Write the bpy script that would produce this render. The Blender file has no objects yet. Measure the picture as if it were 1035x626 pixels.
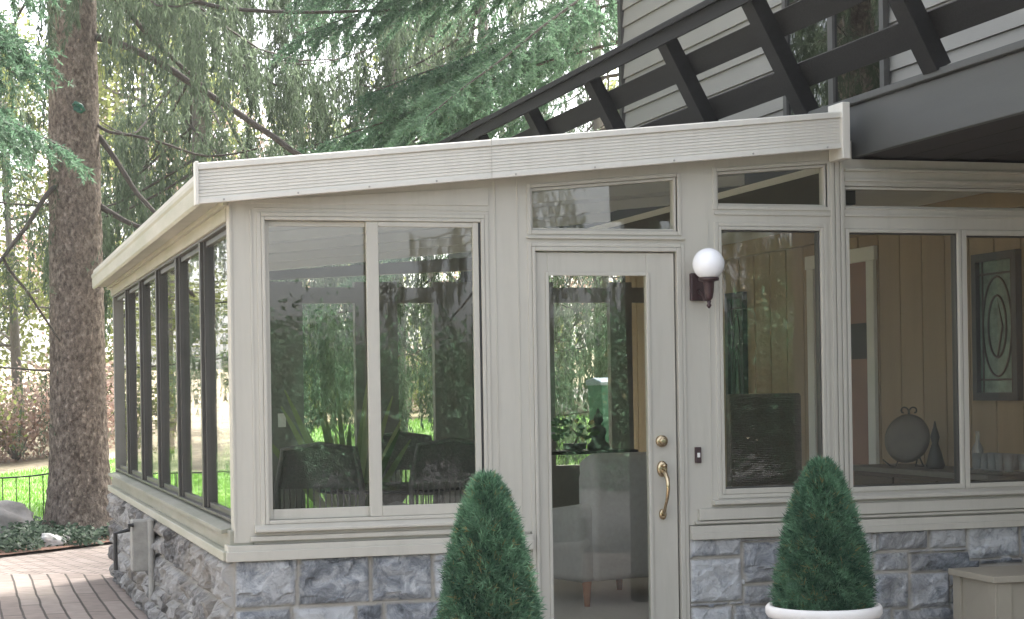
import bpy, bmesh, math, random
import numpy as np
from mathutils import Vector, Matrix, noise
random.seed(7); rng = np.random.default_rng(7)
S = bpy.context.scene; COL = S.collection
R = math.radians
# ---------------------------------------------------------------- camera geometry
F = 1860.; TH = math.atan(560/F); RO = .016; CX, CY = 517.5, 393.6; EZ = 1.57
rt = Vector((math.cos(TH), -math.sin(TH), 0)); fw = Vector((math.sin(TH), math.cos(TH), 0)); up = Vector((0, 0, 1))
def ray(px, py):
    a = (px-CX)/F; b = (CY-py)/F
    return fw + rt*(a*math.cos(RO)+b*math.sin(RO)) + up*(b*math.cos(RO)-a*math.sin(RO))
def onY(px, py, Y): d = ray(px, py); t = Y/d.y; return Vector((d.x*t, Y, EZ+d.z*t))
def onX(px, py, X): d = ray(px, py); t = X/d.x; return Vector((X, d.y*t, EZ+d.z*t))
# ---------------------------------------------------------------- materials
def newmat(name):
    m = bpy.data.materials.new(name); m.use_nodes = True
    nt = m.node_tree; b = nt.nodes['Principled BSDF']; return m, nt, b
def N(nt, t, **kw):
    n = nt.nodes.new(t)
    for k, v in kw.items():
        if k in n.inputs.keys(): n.inputs[k].default_value = v
        else: setattr(n, k, v)
    return n
def mat(name, col, rough=.6, var=.12, scale=6., bump=0., bscale=60., metal=0., col2=None, spec=.5, stretch=None, mid=.5, sharp=.2, grime=0):
    m, nt, b = newmat(name)
    tc = N(nt, 'ShaderNodeTexCoord'); L = nt.links
    vec = tc.outputs['Object']
    if stretch:
        mp = N(nt, 'ShaderNodeMapping'); mp.inputs['Scale'].default_value = stretch; L.new(vec, mp.inputs['Vector']); vec = mp.outputs['Vector']
    nz = N(nt, 'ShaderNodeTexNoise', Scale=scale, Detail=6., Roughness=.65); L.new(vec, nz.inputs['Vector'])
    rp = N(nt, 'ShaderNodeValToRGB'); L.new(nz.outputs['Fac'], rp.inputs['Fac'])
    c = Vector(col); c1 = c*(1-var); c2 = Vector(col2) if col2 else c*(1+var)
    rp.color_ramp.elements[0].position = mid-sharp; rp.color_ramp.elements[0].color = (*c1, 1)
    rp.color_ramp.elements[1].position = mid+sharp; rp.color_ramp.elements[1].color = (*c2, 1)
    if grime:
        mg = N(nt, 'ShaderNodeMapping'); mg.inputs['Scale'].default_value = (9, 9, .9); L.new(tc.outputs['Object'], mg.inputs['Vector'])
        n3 = N(nt, 'ShaderNodeTexNoise', Scale=1.6, Detail=7., Roughness=.7); L.new(mg.outputs[0], n3.inputs['Vector'])
        r3 = N(nt, 'ShaderNodeMapRange'); r3.inputs['From Min'].default_value = .48; r3.inputs['From Max'].default_value = .72; r3.inputs['To Max'].default_value = grime; L.new(n3.outputs['Fac'], r3.inputs['Value'])
        mg2 = N(nt, 'ShaderNodeMix', data_type='RGBA'); L.new(r3.outputs[0], mg2.inputs['Factor']); L.new(rp.outputs['Color'], mg2.inputs['A']); mg2.inputs['B'].default_value = (c[0]*.45, c[1]*.43, c[2]*.36, 1); L.new(mg2.outputs['Result'], b.inputs['Base Color'])
    else: L.new(rp.outputs['Color'], b.inputs['Base Color'])
    b.inputs['Roughness'].default_value = rough; b.inputs['Metallic'].default_value = metal
    b.inputs['Specular IOR Level'].default_value = spec
    if bump:
        n2 = N(nt, 'ShaderNodeTexNoise', Scale=bscale, Detail=4.); L.new(vec, n2.inputs['Vector'])
        bp = N(nt, 'ShaderNodeBump', Strength=bump, Distance=.01); L.new(n2.outputs['Fac'], bp.inputs['Height']); L.new(bp.outputs['Normal'], b.inputs['Normal'])
    return m
def leafmat(name, ca, cb, trans=.35, rough=.6, tip=None):
    m, nt, b = newmat(name); L = nt.links
    at = N(nt, 'ShaderNodeAttribute', attribute_name='tint')
    rp = N(nt, 'ShaderNodeValToRGB'); L.new(at.outputs['Fac'], rp.inputs['Fac'])
    rp.color_ramp.elements[0].color = (*ca, 1); rp.color_ramp.elements[1].color = (*cb, 1)
    if tip: rp.color_ramp.elements[1].position = .9; e_ = rp.color_ramp.elements.new(.94); e_.color = (*tip, 1)
    tr = N(nt, 'ShaderNodeBsdfTranslucent'); mx = N(nt, 'ShaderNodeMixShader', Fac=trans)
    L.new(rp.outputs['Color'], b.inputs['Base Color']); L.new(rp.outputs['Color'], tr.inputs['Color'])
    b.inputs['Roughness'].default_value = rough; b.inputs['Specular IOR Level'].default_value = .3
    L.new(b.outputs[0], mx.inputs[1]); L.new(tr.outputs[0], mx.inputs[2])
    L.new(mx.outputs[0], nt.nodes['Material Output'].inputs['Surface'])
    return m
def glassmat(name, tint=(.91, .92, .90), f0=.05, pw=5., gl=1.):
    m, nt, b = newmat(name); nt.nodes.remove(b); L = nt.links
    lw = N(nt, 'ShaderNodeLayerWeight', Blend=.5)
    p = N(nt, 'ShaderNodeMath', operation='POWER'); p.inputs[1].default_value = pw; L.new(lw.outputs['Facing'], p.inputs[0])
    ma = N(nt, 'ShaderNodeMath', operation='MULTIPLY_ADD'); ma.inputs[1].default_value = 1-f0; ma.inputs[2].default_value = f0; L.new(p.outputs[0], ma.inputs[0])
    t = N(nt, 'ShaderNodeBsdfTransparent', Color=(*tint, 1)); g = N(nt, 'ShaderNodeBsdfGlossy', Roughness=.01, Color=(gl, gl, gl, 1))
    # slight waviness of real panes
    tc = N(nt, 'ShaderNodeTexCoord'); nz = N(nt, 'ShaderNodeTexNoise', Scale=2.2, Detail=1.); L.new(tc.outputs['Object'], nz.inputs['Vector'])
    bp = N(nt, 'ShaderNodeBump', Strength=.05, Distance=.02); L.new(nz.outputs['Fac'], bp.inputs['Height']); L.new(bp.outputs['Normal'], g.inputs['Normal'])
    mx = N(nt, 'ShaderNodeMixShader'); L.new(ma.outputs[0], mx.inputs['Fac']); L.new(t.outputs[0], mx.inputs[1]); L.new(g.outputs[0], mx.inputs[2])
    L.new(mx.outputs[0], nt.nodes['Material Output'].inputs['Surface'])
    return m
M = {}
M['beige'] = mat('beige_paint', (.475, .455, .395), .42, .04, 1.1, .015, 200, grime=.16, stretch=(3, 3, .6))
M['beige_rib'] = mat('ribbed_aluminium', (.62, .60, .54), .4, .04, 2., .02, 200, grime=.14)
M['rear_reflect_tint'] = mat('rear_frame_reflect_tint', (.19, .185, .165), .5, .12, 3)  # bronze lightened in colour to imitate glass reflections over the rear posts
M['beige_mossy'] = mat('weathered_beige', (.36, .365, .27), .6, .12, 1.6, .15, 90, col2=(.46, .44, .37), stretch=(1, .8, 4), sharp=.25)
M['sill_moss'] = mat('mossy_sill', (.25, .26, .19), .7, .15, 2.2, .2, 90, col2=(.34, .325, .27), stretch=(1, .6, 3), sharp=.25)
M['bronze'] = mat('bronze_frame', (.055, .052, .046), .4, .15, 4)
M['glass'] = glassmat('window_glass')
M['glass_side'] = glassmat('side_glass', f0=.035)
M['glass_dark'] = glassmat('dark_glass', tint=(.55, .58, .55), f0=.08)
M['deck'] = mat('dark_stained_wood', (.010, .010, .010), .7, .35, 3, .4, 60, spec=.22, stretch=(6, .6, 6))
M['deckface'] = mat('grey_brown_fascia', (.060, .063, .060), .55, .08, 2, .08, 50, stretch=(6, .6, 6))
M['soffit'] = mat('dark_soffit', (.022, .018, .017), .8, .2, 5)
M['siding'] = mat('taupe_siding', (.235, .228, .20), .55, .06, 2, .08, 80, stretch=(3, .5, 3))
M['panel'] = mat('tan_panelling', (.345, .25, .16), .55, .1, 1.5, .06, 60, stretch=(5, 5, .5))
M['white_trim'] = mat('white_trim', (.75, .75, .71), .5, .04)
M['rosedoor'] = mat('rose_brown_door', (.28, .15, .115), .5, .08)
M['ceiling'] = mat('ceiling_white', (.8, .8, .77), .6, .05, 2)
M['floor'] = mat('pale_carpet', (.6, .58, .54), .9, .07, 40)
M['stonefloor'] = mat('step_stone', (.3, .29, .27), .8, .12, 8, .2)
M['black'] = mat('black_iron', (.02, .02, .02), .5, .2)
M['brass'] = mat('polished_brass', (.50, .40, .26), .25, .12, 9, metal=1.)
M['purplebronze'] = mat('oxblood_bronze', (.045, .022, .024), .4, .2, 20)
M['wicker'] = mat('dark_wicker', (.10, .09, .08), .6, .3, 60, .6, 120)
M['wicker2'] = mat('brown_wicker', (.15, .125, .10), .65, .35, 90, .8, 150)
M['uph'] = mat('grey_upholstery', (.5, .485, .455), .9, .07, 30, .3, 300)
M['orangewood'] = mat('warm_wood_leg', (.33, .14, .06), .45, .15, 12)
M['darkwood'] = mat('dark_wood', (.07, .04, .028), .4, .2, 6, stretch=(1, 5, 5))
M['tabletop'] = mat('black_table', (.03, .03, .03), .25, .1)
M['greyplate'] = mat('stoneware', (.16, .14, .12), .5, .12, 12)
M['potwhite'] = mat('white_ceramic', (.74, .72, .69), .45, .05, 7, .1, 50)
M['mulch'] = mat('mulch_litter', (.16, .085, .055), .95, .35, 14, .8, 60)
M['soil'] = mat('potting_soil', (.05, .035, .025), .95, .3, 40, .8)
M['rock'] = mat('pale_boulder', (.25, .235, .22), .9, .25, 5, .6, 25)
M['rockwhite'] = mat('white_rock', (.5, .49, .47), .9, .15, 8, .6, 25)
M['bin'] = mat('green_plastic', (.02, .12, .075), .45, .06)
M['binlid'] = mat('blue_grey_lid', (.25, .32, .42), .4, .06)
M['box'] = mat('taupe_box', (.36, .325, .255), .6, .08, 3, .15, 80)
M['conduit'] = mat('galvanised_grey', (.33, .32, .29), .6, .2, 12, .3)
M['statue'] = mat('dark_statue', (.03, .028, .026), .5, .3, 20)
M['greenclip'] = mat('green_clip', (.01, .09, .055), .4, .1)
M['leafdark'] = leafmat('house_plant', (.02, .05, .015), (.07, .14, .04), .2)
M['snake'] = leafmat('sword_plant', (.07, .12, .05), (.34, .38, .19), .25)
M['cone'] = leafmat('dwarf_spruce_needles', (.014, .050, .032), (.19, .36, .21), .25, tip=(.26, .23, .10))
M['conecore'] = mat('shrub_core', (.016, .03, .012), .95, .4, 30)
M['spruce'] = leafmat('spruce_needles', (.06, .085, .055), (.16, .21, .13), .5)
M['spruceblue'] = leafmat('blue_spruce_needles', (.035, .08, .05), (.15, .25, .15), .5)
M['spring'] = leafmat('spring_leaves', (.12, .15, .04), (.30, .33, .12), .5)
M['blossom'] = leafmat('blossom', (.32, .20, .16), (.55, .44, .38), .45)
M['ivy'] = leafmat('ivy_leaves', (.012, .035, .014), (.09, .14, .08), .2)
M['grass'] = leafmat('lawn_grass', (.10, .25, .04), (.26, .46, .08), .4)
M['barkdead'] = mat('limb_bark', (.07, .06, .05), .9, .3, 20, .6)
M['bark2'] = mat('grey_bark', (.17, .15, .13), .9, .3, 12, .6, stretch=(4, 4, 1))
# bark of the big spruce
def barkmat():
    m, nt, b = newmat('spruce_bark'); L = nt.links
    tc = N(nt, 'ShaderNodeTexCoord'); mp = N(nt, 'ShaderNodeMapping'); mp.inputs['Scale'].default_value = (1, 1, .62); L.new(tc.outputs['Object'], mp.inputs['Vector'])
    vo = N(nt, 'ShaderNodeTexVoronoi', Scale=26., feature='DISTANCE_TO_EDGE'); vo2 = N(nt, 'ShaderNodeTexVoronoi', Scale=26.)
    nz = N(nt, 'ShaderNodeTexNoise', Scale=24., Detail=8., Roughness=.7)
    mp2 = N(nt, 'ShaderNodeVectorMath', operation='MULTIPLY_ADD'); L.new(nz.outputs['Color'], mp2.inputs[0]); mp2.inputs[1].default_value = (.12, .12, .12); L.new(mp.outputs['Vector'], mp2.inputs[2])
    for v in (vo, vo2): L.new(mp2.outputs[0], v.inputs['Vector'])
    L.new(mp.outputs['Vector'], nz.inputs['Vector'])
    rp = N(nt, 'ShaderNodeValToRGB'); e = rp.color_ramp.elements; e[0].color = (.13, .10, .082, 1); e[0].position = .36; e[1].color = (.56, .47, .39, 1); e[1].position = .72
    L.new(nz.outputs['Fac'], rp.inputs['Fac'])
    hs = N(nt, 'ShaderNodeHueSaturation'); L.new(rp.outputs['Color'], hs.inputs['Color'])
    sx = N(nt, 'ShaderNodeSeparateColor'); L.new(vo2.outputs['Color'], sx.inputs[0])
    mr = N(nt, 'ShaderNodeMapRange'); mr.inputs['To Min'].default_value = .72; mr.inputs['To Max'].default_value = 1.22; L.new(sx.outputs[0], mr.inputs['Value']); L.new(mr.outputs[0], hs.inputs['Value'])
    L.new(hs.outputs[0], b.inputs['Base Color']); b.inputs['Roughness'].default_value = .92; b.inputs['Specular IOR Level'].default_value = .2
    mi = N(nt, 'ShaderNodeMath', operation='MINIMUM'); mi.inputs[1].default_value = .25; L.new(vo.outputs['Distance'], mi.inputs[0])
    ad = N(nt, 'ShaderNodeMath', operation='MULTIPLY_ADD'); ad.inputs[1].default_value = 2.; L.new(mi.outputs[0], ad.inputs[0]); L.new(nz.outputs['Fac'], ad.inputs[2])
    bp = N(nt, 'ShaderNodeBump', Strength=1., Distance=.03); L.new(ad.outputs[0], bp.inputs['Height']); L.new(bp.outputs['Normal'], b.inputs['Normal'])
    return m
M['bark'] = barkmat()
def stonemat(name, c0, c1, c2, c3, brown):
    m, nt, b = newmat(name); L = nt.links
    am = N(nt, 'ShaderNodeAttribute', attribute_name='mort'); at = N(nt, 'ShaderNodeAttribute', attribute_name='tint')
    tc = N(nt, 'ShaderNodeTexCoord')
    nz = N(nt, 'ShaderNodeTexNoise', Scale=9., Detail=9., Roughness=.78, Distortion=.9); L.new(tc.outputs['Object'], nz.inputs['Vector'])
    ad = N(nt, 'ShaderNodeMath', operation='MULTIPLY_ADD'); ad.inputs[1].default_value = .28; L.new(at.outputs['Fac'], ad.inputs[0]); L.new(nz.outputs['Fac'], ad.inputs[2])
    rp = N(nt, 'ShaderNodeValToRGB'); e = rp.color_ramp.elements
    e[0].position = .32; e[0].color = (*c0, 1); e[1].position = .72; e[1].color = (*c3, 1)
    k = e.new(.46); k.color = (*c1, 1); k = e.new(.58); k.color = (*c2, 1)
    L.new(ad.outputs[0], rp.inputs['Fac'])
    n3 = N(nt, 'ShaderNodeTexNoise', Scale=2.3, Detail=3.); L.new(tc.outputs['Object'], n3.inputs['Vector'])
    r3 = N(nt, 'ShaderNodeValToRGB'); r3.color_ramp.elements[0].position = .50; r3.color_ramp.elements[1].position = .72; r3.color_ramp.elements[1].color = (brown, brown, brown, 1); L.new(n3.outputs['Fac'], r3.inputs['Fac'])
    mb = N(nt, 'ShaderNodeMix', data_type='RGBA'); L.new(r3.outputs['Color'], mb.inputs['Factor']); L.new(rp.outputs['Color'], mb.inputs['A']); mb.inputs['B'].default_value = (.27, .235, .19, 1)
    mx = N(nt, 'ShaderNodeMix', data_type='RGBA'); L.new(am.outputs['Fac'], mx.inputs['Factor']); L.new(mb.outputs['Result'], mx.inputs['A']); mx.inputs['B'].default_value = (.52, .49, .43, 1)
    L.new(mx.outputs['Result'], b.inputs['Base Color']); b.inputs['Roughness'].default_value = .85
    n2 = N(nt, 'ShaderNodeTexNoise', Scale=26., Detail=8., Roughness=.75); L.new(tc.outputs['Object'], n2.inputs['Vector'])
    bp = N(nt, 'ShaderNodeBump', Strength=1., Distance=.03); L.new(n2.outputs['Fac'], bp.inputs['Height']); L.new(bp.outputs['Normal'], b.inputs['Normal'])
    return m
M['stone'] = stonemat('rock_faced_stone', (.055, .06, .066), (.165, .182, .20), (.33, .35, .375), (.62, .635, .64), .35)
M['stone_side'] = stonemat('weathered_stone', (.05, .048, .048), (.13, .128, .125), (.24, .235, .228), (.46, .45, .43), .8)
def brickmat(name, bw, bh, rot, c1, c2, mort, msize=.012):
    m, nt, b = newmat(name); L = nt.links
    tc = N(nt, 'ShaderNodeTexCoord'); mp = N(nt, 'ShaderNodeMapping'); mp.inputs['Rotation'].default_value = (0, 0, rot); L.new(tc.outputs['Object'], mp.inputs['Vector'])
    nz = N(nt, 'ShaderNodeTexNoise', Scale=.8, Detail=2.); L.new(tc.outputs['Object'], nz.inputs['Vector'])
    vm = N(nt, 'ShaderNodeVectorMath', operation='MULTIPLY_ADD'); vm.inputs[1].default_value = (.05, .05, 0); L.new(nz.outputs['Color'], vm.inputs[0]); L.new(mp.outputs[0], vm.inputs[2])
    br = N(nt, 'ShaderNodeTexBrick', Scale=1.); br.inputs['Brick Width'].default_value = bw; br.inputs['Row Height'].default_value = bh; br.inputs['Mortar Size'].default_value = msize; br.inputs['Mortar Smooth'].default_value = .3
    br.inputs['Color1'].default_value = (*c1, 1); br.inputs['Color2'].default_value = (*c2, 1); br.inputs['Mortar'].default_value = (*mort, 1)
    L.new(vm.outputs[0], br.inputs['Vector'])
    n2 = N(nt, 'ShaderNodeTexNoise', Scale=9., Detail=6.); L.new(tc.outputs['Object'], n2.inputs['Vector'])
    hs = N(nt, 'ShaderNodeHueSaturation'); mr = N(nt, 'ShaderNodeMapRange'); mr.inputs['To Min'].default_value = .65; mr.inputs['To Max'].default_value = 1.3; L.new(n2.outputs['Fac'], mr.inputs['Value']); L.new(mr.outputs[0], hs.inputs['Value'])
    L.new(br.outputs['Color'], hs.inputs['Color']); L.new(hs.outputs[0], b.inputs['Base Color']); b.inputs['Roughness'].default_value = .9
    bp = N(nt, 'ShaderNodeBump', Strength=.8, Distance=.01); iv = N(nt, 'ShaderNodeMath', operation='SUBTRACT'); iv.inputs[0].default_value = 1; L.new(br.outputs['Fac'], iv.inputs[1]); L.new(iv.outputs[0], bp.inputs['Height']); L.new(bp.outputs['Normal'], b.inputs['Normal'])
    return m
M['brick'] = brickmat('brick_paving', 1.3, .150, R(90), (.25, .20, .17), (.35, .29, .25), (.08, .065, .052), .010)
M['brick2'] = brickmat('small_pavers', .2, .1, R(35), (.28, .225, .19), (.38, .315, .275), (.11, .09, .075), .01)
def groundmat():
    return mat('leaf_litter', (.24, .185, .13), .95, .3, 1.2, .6, 30, col2=(.42, .37, .24))
M['litter'] = groundmat()
# ---------------------------------------------------------------- object helpers
def tag(o, label=None, cat=None, group=None, kind=None):
    if label: o['label'] = label
    if cat: o['category'] = cat
    if group: o['group'] = group
    if kind: o['kind'] = kind
    return o
def empty(name, loc=(0, 0, 0), label=None, cat=None, group=None, rz=0):
    o = bpy.data.objects.new(name, None); COL.objects.link(o); o.location = loc; o.rotation_euler = (0, 0, rz); o.empty_display_size = .1
    return tag(o, label, cat, group)
class MB:
    def __init__(s): s.v = []; s.f = []; s.smooth = False
    def add(s, vs, fs):
        n = len(s.v); s.v += [tuple(v) for v in vs]; s.f += [tuple(i+n for i in f) for f in fs]; return s
    def box(s, x0, x1, y0, y1, z0, z1):
        return s.prism([(x0, z0), (x1, z0), (x1, z1), (x0, z1)], y0, y1)
    def prism(s, pts, y0, y1):      # polygon in XZ, extruded in Y
        n = len(pts); a = sum(pts[i][0]*pts[(i+1) % n][1]-pts[(i+1) % n][0]*pts[i][1] for i in range(n))
        if a < 0: pts = pts[::-1]
        vs = [(x, y0, z) for x, z in pts]+[(x, y1, z) for x, z in pts]
        fs = [tuple(range(n)), tuple(range(2*n-1, n-1, -1))]+[((i+1) % n, i, i+n, (i+1) % n+n) for i in range(n)]
        return s.add(vs, fs)
    def prismx(s, pts, x0, x1):     # polygon in YZ, extruded in X
        n = len(pts); a = sum(pts[i][0]*pts[(i+1) % n][1]-pts[(i+1) % n][0]*pts[i][1] for i in range(n))
        if a < 0: pts = pts[::-1]
        vs = [(x0, y, z) for y, z in pts]+[(x1, y, z) for y, z in pts]
        fs = [tuple(range(n-1, -1, -1)), tuple(range(n, 2*n))]+[(i, (i+1) % n, (i+1) % n+n, i+n) for i in range(n)]
        return s.add(vs, fs)
    def tube(s, pts, rad, n=8, cap=True):
        pts = [Vector(p) for p in pts]
        if not isinstance(rad, (list, tuple)): rad = [rad]*len(pts)
        vs = []; prev = None
        for i, p in enumerate(pts):
            t = (pts[min(i+1, len(pts)-1)]-pts[max(i-1, 0)])
            t = t.normalized() if t.length > 1e-9 else Vector((0, 0, 1))
            if prev is None:
                a = Vector((1, 0, 0)) if abs(t.x) < .8 else Vector((0, 1, 0)); u = t.cross(a).normalized()
            else: u = (prev-t*prev.dot(t)).normalized()
            prev = u; w = t.cross(u)
            for k in range(n): an = 2*math.pi*k/n; vs.append(p+(u*math.cos(an)+w*math.sin(an))*rad[i])
        fs = []
        for i in range(len(pts)-1):
            for k in range(n): a = i*n+k; b = i*n+(k+1) % n; fs.append((a, b, b+n, a+n))
        if cap: fs.append(tuple(range(n-1, -1, -1))); fs.append(tuple(range((len(pts)-1)*n, len(pts)*n)))
        return s.add(vs, fs)
    def lathe(s, prof, c=(0, 0, 0), n=32, cap=True):
        vs = []; 
        for r, z in prof:
            for k in range(n): an = 2*math.pi*k/n; vs.append((c[0]+r*math.cos(an), c[1]+r*math.sin(an), c[2]+z))
        fs = []
        for i in range(len(prof)-1):
            for k in range(n): a = i*n+k; b = i*n+(k+1) % n; fs.append((a, b, b+n, a+n))
        if cap: fs.append(tuple(range(n-1, -1, -1))); fs.append(tuple(range((len(prof)-1)*n, len(prof)*n)))
        return s.add(vs, fs)
    def build(s, name, m, parent=None, loc=None, bevel=0, smooth=False, local=None):
        vs = s.v
        if local is not None: vs = [(v[0]-local[0], v[1]-local[1], v[2]-local[2]) for v in vs]
        me = bpy.data.meshes.new(name); me.from_pydata(vs, [], s.f); me.update()
        o = bpy.data.objects.new(name, me); COL.objects.link(o); me.materials.append(m)
        if parent: o.parent = parent
        if loc is not None: o.location = loc
        if smooth: me.polygons.foreach_set('use_smooth', [True]*len(me.polygons))
        if bevel:
            bv = o.modifiers.new('bevel', 'BEVEL'); bv.width = bevel; bv.segments = 2; bv.limit_method = 'ANGLE'
        return o
def copy_tree(o, parent=None):
    c = o.copy(); COL.objects.link(c)
    if parent: c.parent = parent
    for ch in o.children: copy_tree(ch, c)
    return c
def tri_mesh(name, P, T, m, parent=None, loc=None, tint=None):
    """P (n,3) points, T (k,3 or 4) faces"""
    me = bpy.data.meshes.new(name); me.from_pydata(P.tolist(), [], T.tolist()); me.update()
    if tint is not None:
        a = me.attributes.new('tint', 'FLOAT', 'POINT'); a.data.foreach_set('value', np.asarray(tint, dtype=np.float32))
    me.materials.append(m)
    o = bpy.data.objects.new(name, me); COL.objects.link(o)
    if parent: o.parent = parent
    if loc is not None: o.location = loc
    return o
def unit(a): return a/np.maximum(np.linalg.norm(a, axis=1, keepdims=True), 1e-9)
def blades(base, dirs, length, width, tint):
    """narrow kite per base point: 4 verts"""
    n = len(base); rnd = unit(rng.normal(size=(n, 3))); side = unit(np.cross(dirs, rnd))
    L = np.asarray(length).reshape(-1, 1); W = np.asarray(width).reshape(-1, 1)
    P = np.empty((n, 4, 3)); P[:, 0] = base; P[:, 1] = base+dirs*L*.45+side*W*.5; P[:, 2] = base+dirs*L; P[:, 3] = base+dirs*L*.45-side*W*.5
    T = np.arange(n*4).reshape(n, 4)
    return P.reshape(-1, 3), T, np.repeat(tint, 4)

def disc(mb, c, r, y0, y1, n=28, sx=1., sz=1., dome=0):
    ring = lambda rr, y: [(c[0]+rr*sx*math.cos(2*math.pi*k/n), y, c[1]+rr*sz*math.sin(2*math.pi*k/n)) for k in range(n)]
    rs = [ring(r, y1), ring(r, y0+dome*.35), ring(r*.86, y0+dome*.1), ring(r*.55, y0), ring(r*.01, y0)]
    vs = sum(rs, []); fs = []
    for i in range(len(rs)-1):
        for k in range(n): a = i*n+k; b = i*n+(k+1) % n; fs.append((a, b, b+n, a+n))
    mb.add(vs, fs)

# ================================================================= SUNROOM
Y0 = 9.0; XL = 1.28; YB = 16.2; XH = 6.2; FZ = .18; WT = .09
XE = 6.15
def roofz(x): return 2.505 + (min(x, 4.65)-1.126)*(2.822-2.505)/(4.499-1.126)    # underside of the front fascia
sun = empty('sunroom', (XL, Y0, 0), 'beige framed glass sunroom with ribbed white fascia on a grey stone base', 'sunroom')
def SB(mb, name, m, bevel=0, parent=None, smooth=False):
    """build a part whose coords are world coords, under the sunroom"""
    if parent is None: return mb.build(name, m, sun, local=(XL, Y0, 0), bevel=bevel, smooth=smooth)
    o = mb.build(name, m, parent, local=(XL, Y0, 0), bevel=bevel, smooth=smooth); return o
# --- front wall with openings.  hole: x0,x1,zb,zt_left,zt_right
holes = dict(A=(1.435, 2.575, .925, 2.44, 2.44), B=(2.825, 3.63, 2.385, 2.60, 2.672), C=(2.825, 3.645, FZ, 2.30, 2.30),
             D=(3.856, 4.50, 2.525, 2.703, 2.757), E=(3.86, 4.475, .995, 2.415, 2.415), Fh=(4.605, XE-.1, 2.525, 2.64, 2.64), G=(4.605, XE-.1, .985, 2.41, 2.41))
wallf = MB()
xs = sorted({XL, XE, 4.65, *[h[0] for h in holes.values()], *[h[1] for h in holes.values()]})
for a, b in zip(xs, xs[1:]):
    hs = sorted([h for h in holes.values() if h[0] <= a+1e-6 and h[1] >= b-1e-6], key=lambda h: h[2])
    lo = (.84, .84)
    for h in hs:
        if h[2] > lo[0]+.001: wallf.prism([(a, lo[0]), (b, lo[1]), (b, h[2]), (a, h[2])], Y0, Y0+WT)
        g = lambda x: h[3]+(h[4]-h[3])*(x-h[0])/(h[1]-h[0])
        lo = (g(a), g(b))
    top = (roofz(a)+.05, roofz(b)+.05) if b <= 4.651 else (2.785, 2.785)
    wallf.prism([(a, lo[0]), (b, lo[1]), (b, top[1]), (a, top[0])], Y0, Y0+WT)
SB(wallf, 'front_wall_panel', M['beige'])
# raised battens, cover strips and drip rails on the front
t = MB()
def strip(x0, x1, z0, z1, pr=.008): t.box(x0, x1, Y0-pr, Y0-.0005, z0, z1)
strip(XL, XL+.012, .845, 2.49, .006); strip(XL+.10, XL+.112, .845, 2.47, .005)
for x in (2.63, 2.75): strip(x, x+.006, .845, roofz(x)-.01, .004)
strip(1.40, 2.60, 2.475, 2.481, .004)      # above the sliding window
t.prism([(1.32, 2.50), (2.6, 2.505), (2.6, 2.60), (1.32, 2.512)], Y0-.006, Y0-.0005)
for x in (3.80,): strip(x, x+.006, .845, 2.44, .004)
for x in (4.517, 4.575): strip(x, x+.02, .845, roofz(4.5)-.02 if x < 4.55 else 2.77, .012)
strip(4.545, 4.567, .845, 2.79, .012)
strip(2.80, 3.67, 2.340, 2.352, .018)
strip(3.84, 4.52, 2.475, 2.49, .008); strip(4.60, XE, 2.475, 2.49, .008)
strip(4.6, XE, 2.665, 2.68, .012); strip(4.6, XE, 2.72, 2.735, .02)
SB(t, 'cover_strip', M['beige'], .002)
# window surrounds (proud casing)
def casing(mb, h, w=.028, pr=.02, bottom=True):
    x0, x1, zb, zl, zr = h
    mb.box(x0-w, x0, Y0-pr, Y0+.02, zb-(w if bottom else 0), zl+w*.9)
    mb.box(x1, x1+w, Y0-pr, Y0+.02, zb-(w if bottom else 0), zr+w*.9)
    mb.prism([(x0, zl), (x1, zr), (x1, zr+w*.9), (x0, zl+w*.9)], Y0-pr, Y0+.02)
    if bottom: mb.box(x0, x1, Y0-pr, Y0+.02, zb-w, zb)
cm = MB()
for k in ('A', 'B', 'C', 'D', 'E'): casing(cm, holes[k], .022, .007, k != 'C')
for k in ('Fh',): casing(cm, holes[k], .010, .006)
SB(cm, 'window_casing', M['beige'], .003)
# sills and base trim
sl = MB()
sl.prismx([(Y0-.045, .905), (Y0, .925), (Y0, .885), (Y0-.045, .890)], 1.38, 2.62)
sl.prismx([(Y0-.022, .868), (Y0, .872), (Y0, .845), (Y0-.022, .845)], 1.36, 2.66)
sl.prismx([(Y0-.045, .965), (Y0, .972), (Y0, .94), (Y0-.045, .945)], 3.80, 4.53)
sl.prismx([(Y0-.045, .965), (Y0, .98), (Y0, .94), (Y0-.045, .945)], 4.60, XE)
sl.prismx([(Y0-.03, .925), (Y0, .925), (Y0, .865), (Y0-.03, .865)], 3.72, XE)
sl.prismx([(Y0-.02, .860), (Y0, .860), (Y0, .845), (Y0-.02, .845)], 3.70, XE)
SB(sl, 'sill', M['beige'], .003)
bt = MB()
bt.box(XL-.035, 2.80, Y0-.035, Y0+WT, .752, .828); bt.box(XL-.045, 2.80, Y0-.05, Y0-.0355, .752, .80)
bt.box(3.67, XE, Y0-.035, Y0+WT, .765, .835); bt.box(3.67, XE, Y0-.05, Y0-.0355, .765, .80)
bt.box(XL, 2.80, Y0+.01, Y0+WT, .828, .84); bt.box(3.67, XE, Y0+.01, Y0+WT, .835, .84)
SB(bt, 'base_trim', M['beige'], .004)
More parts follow.
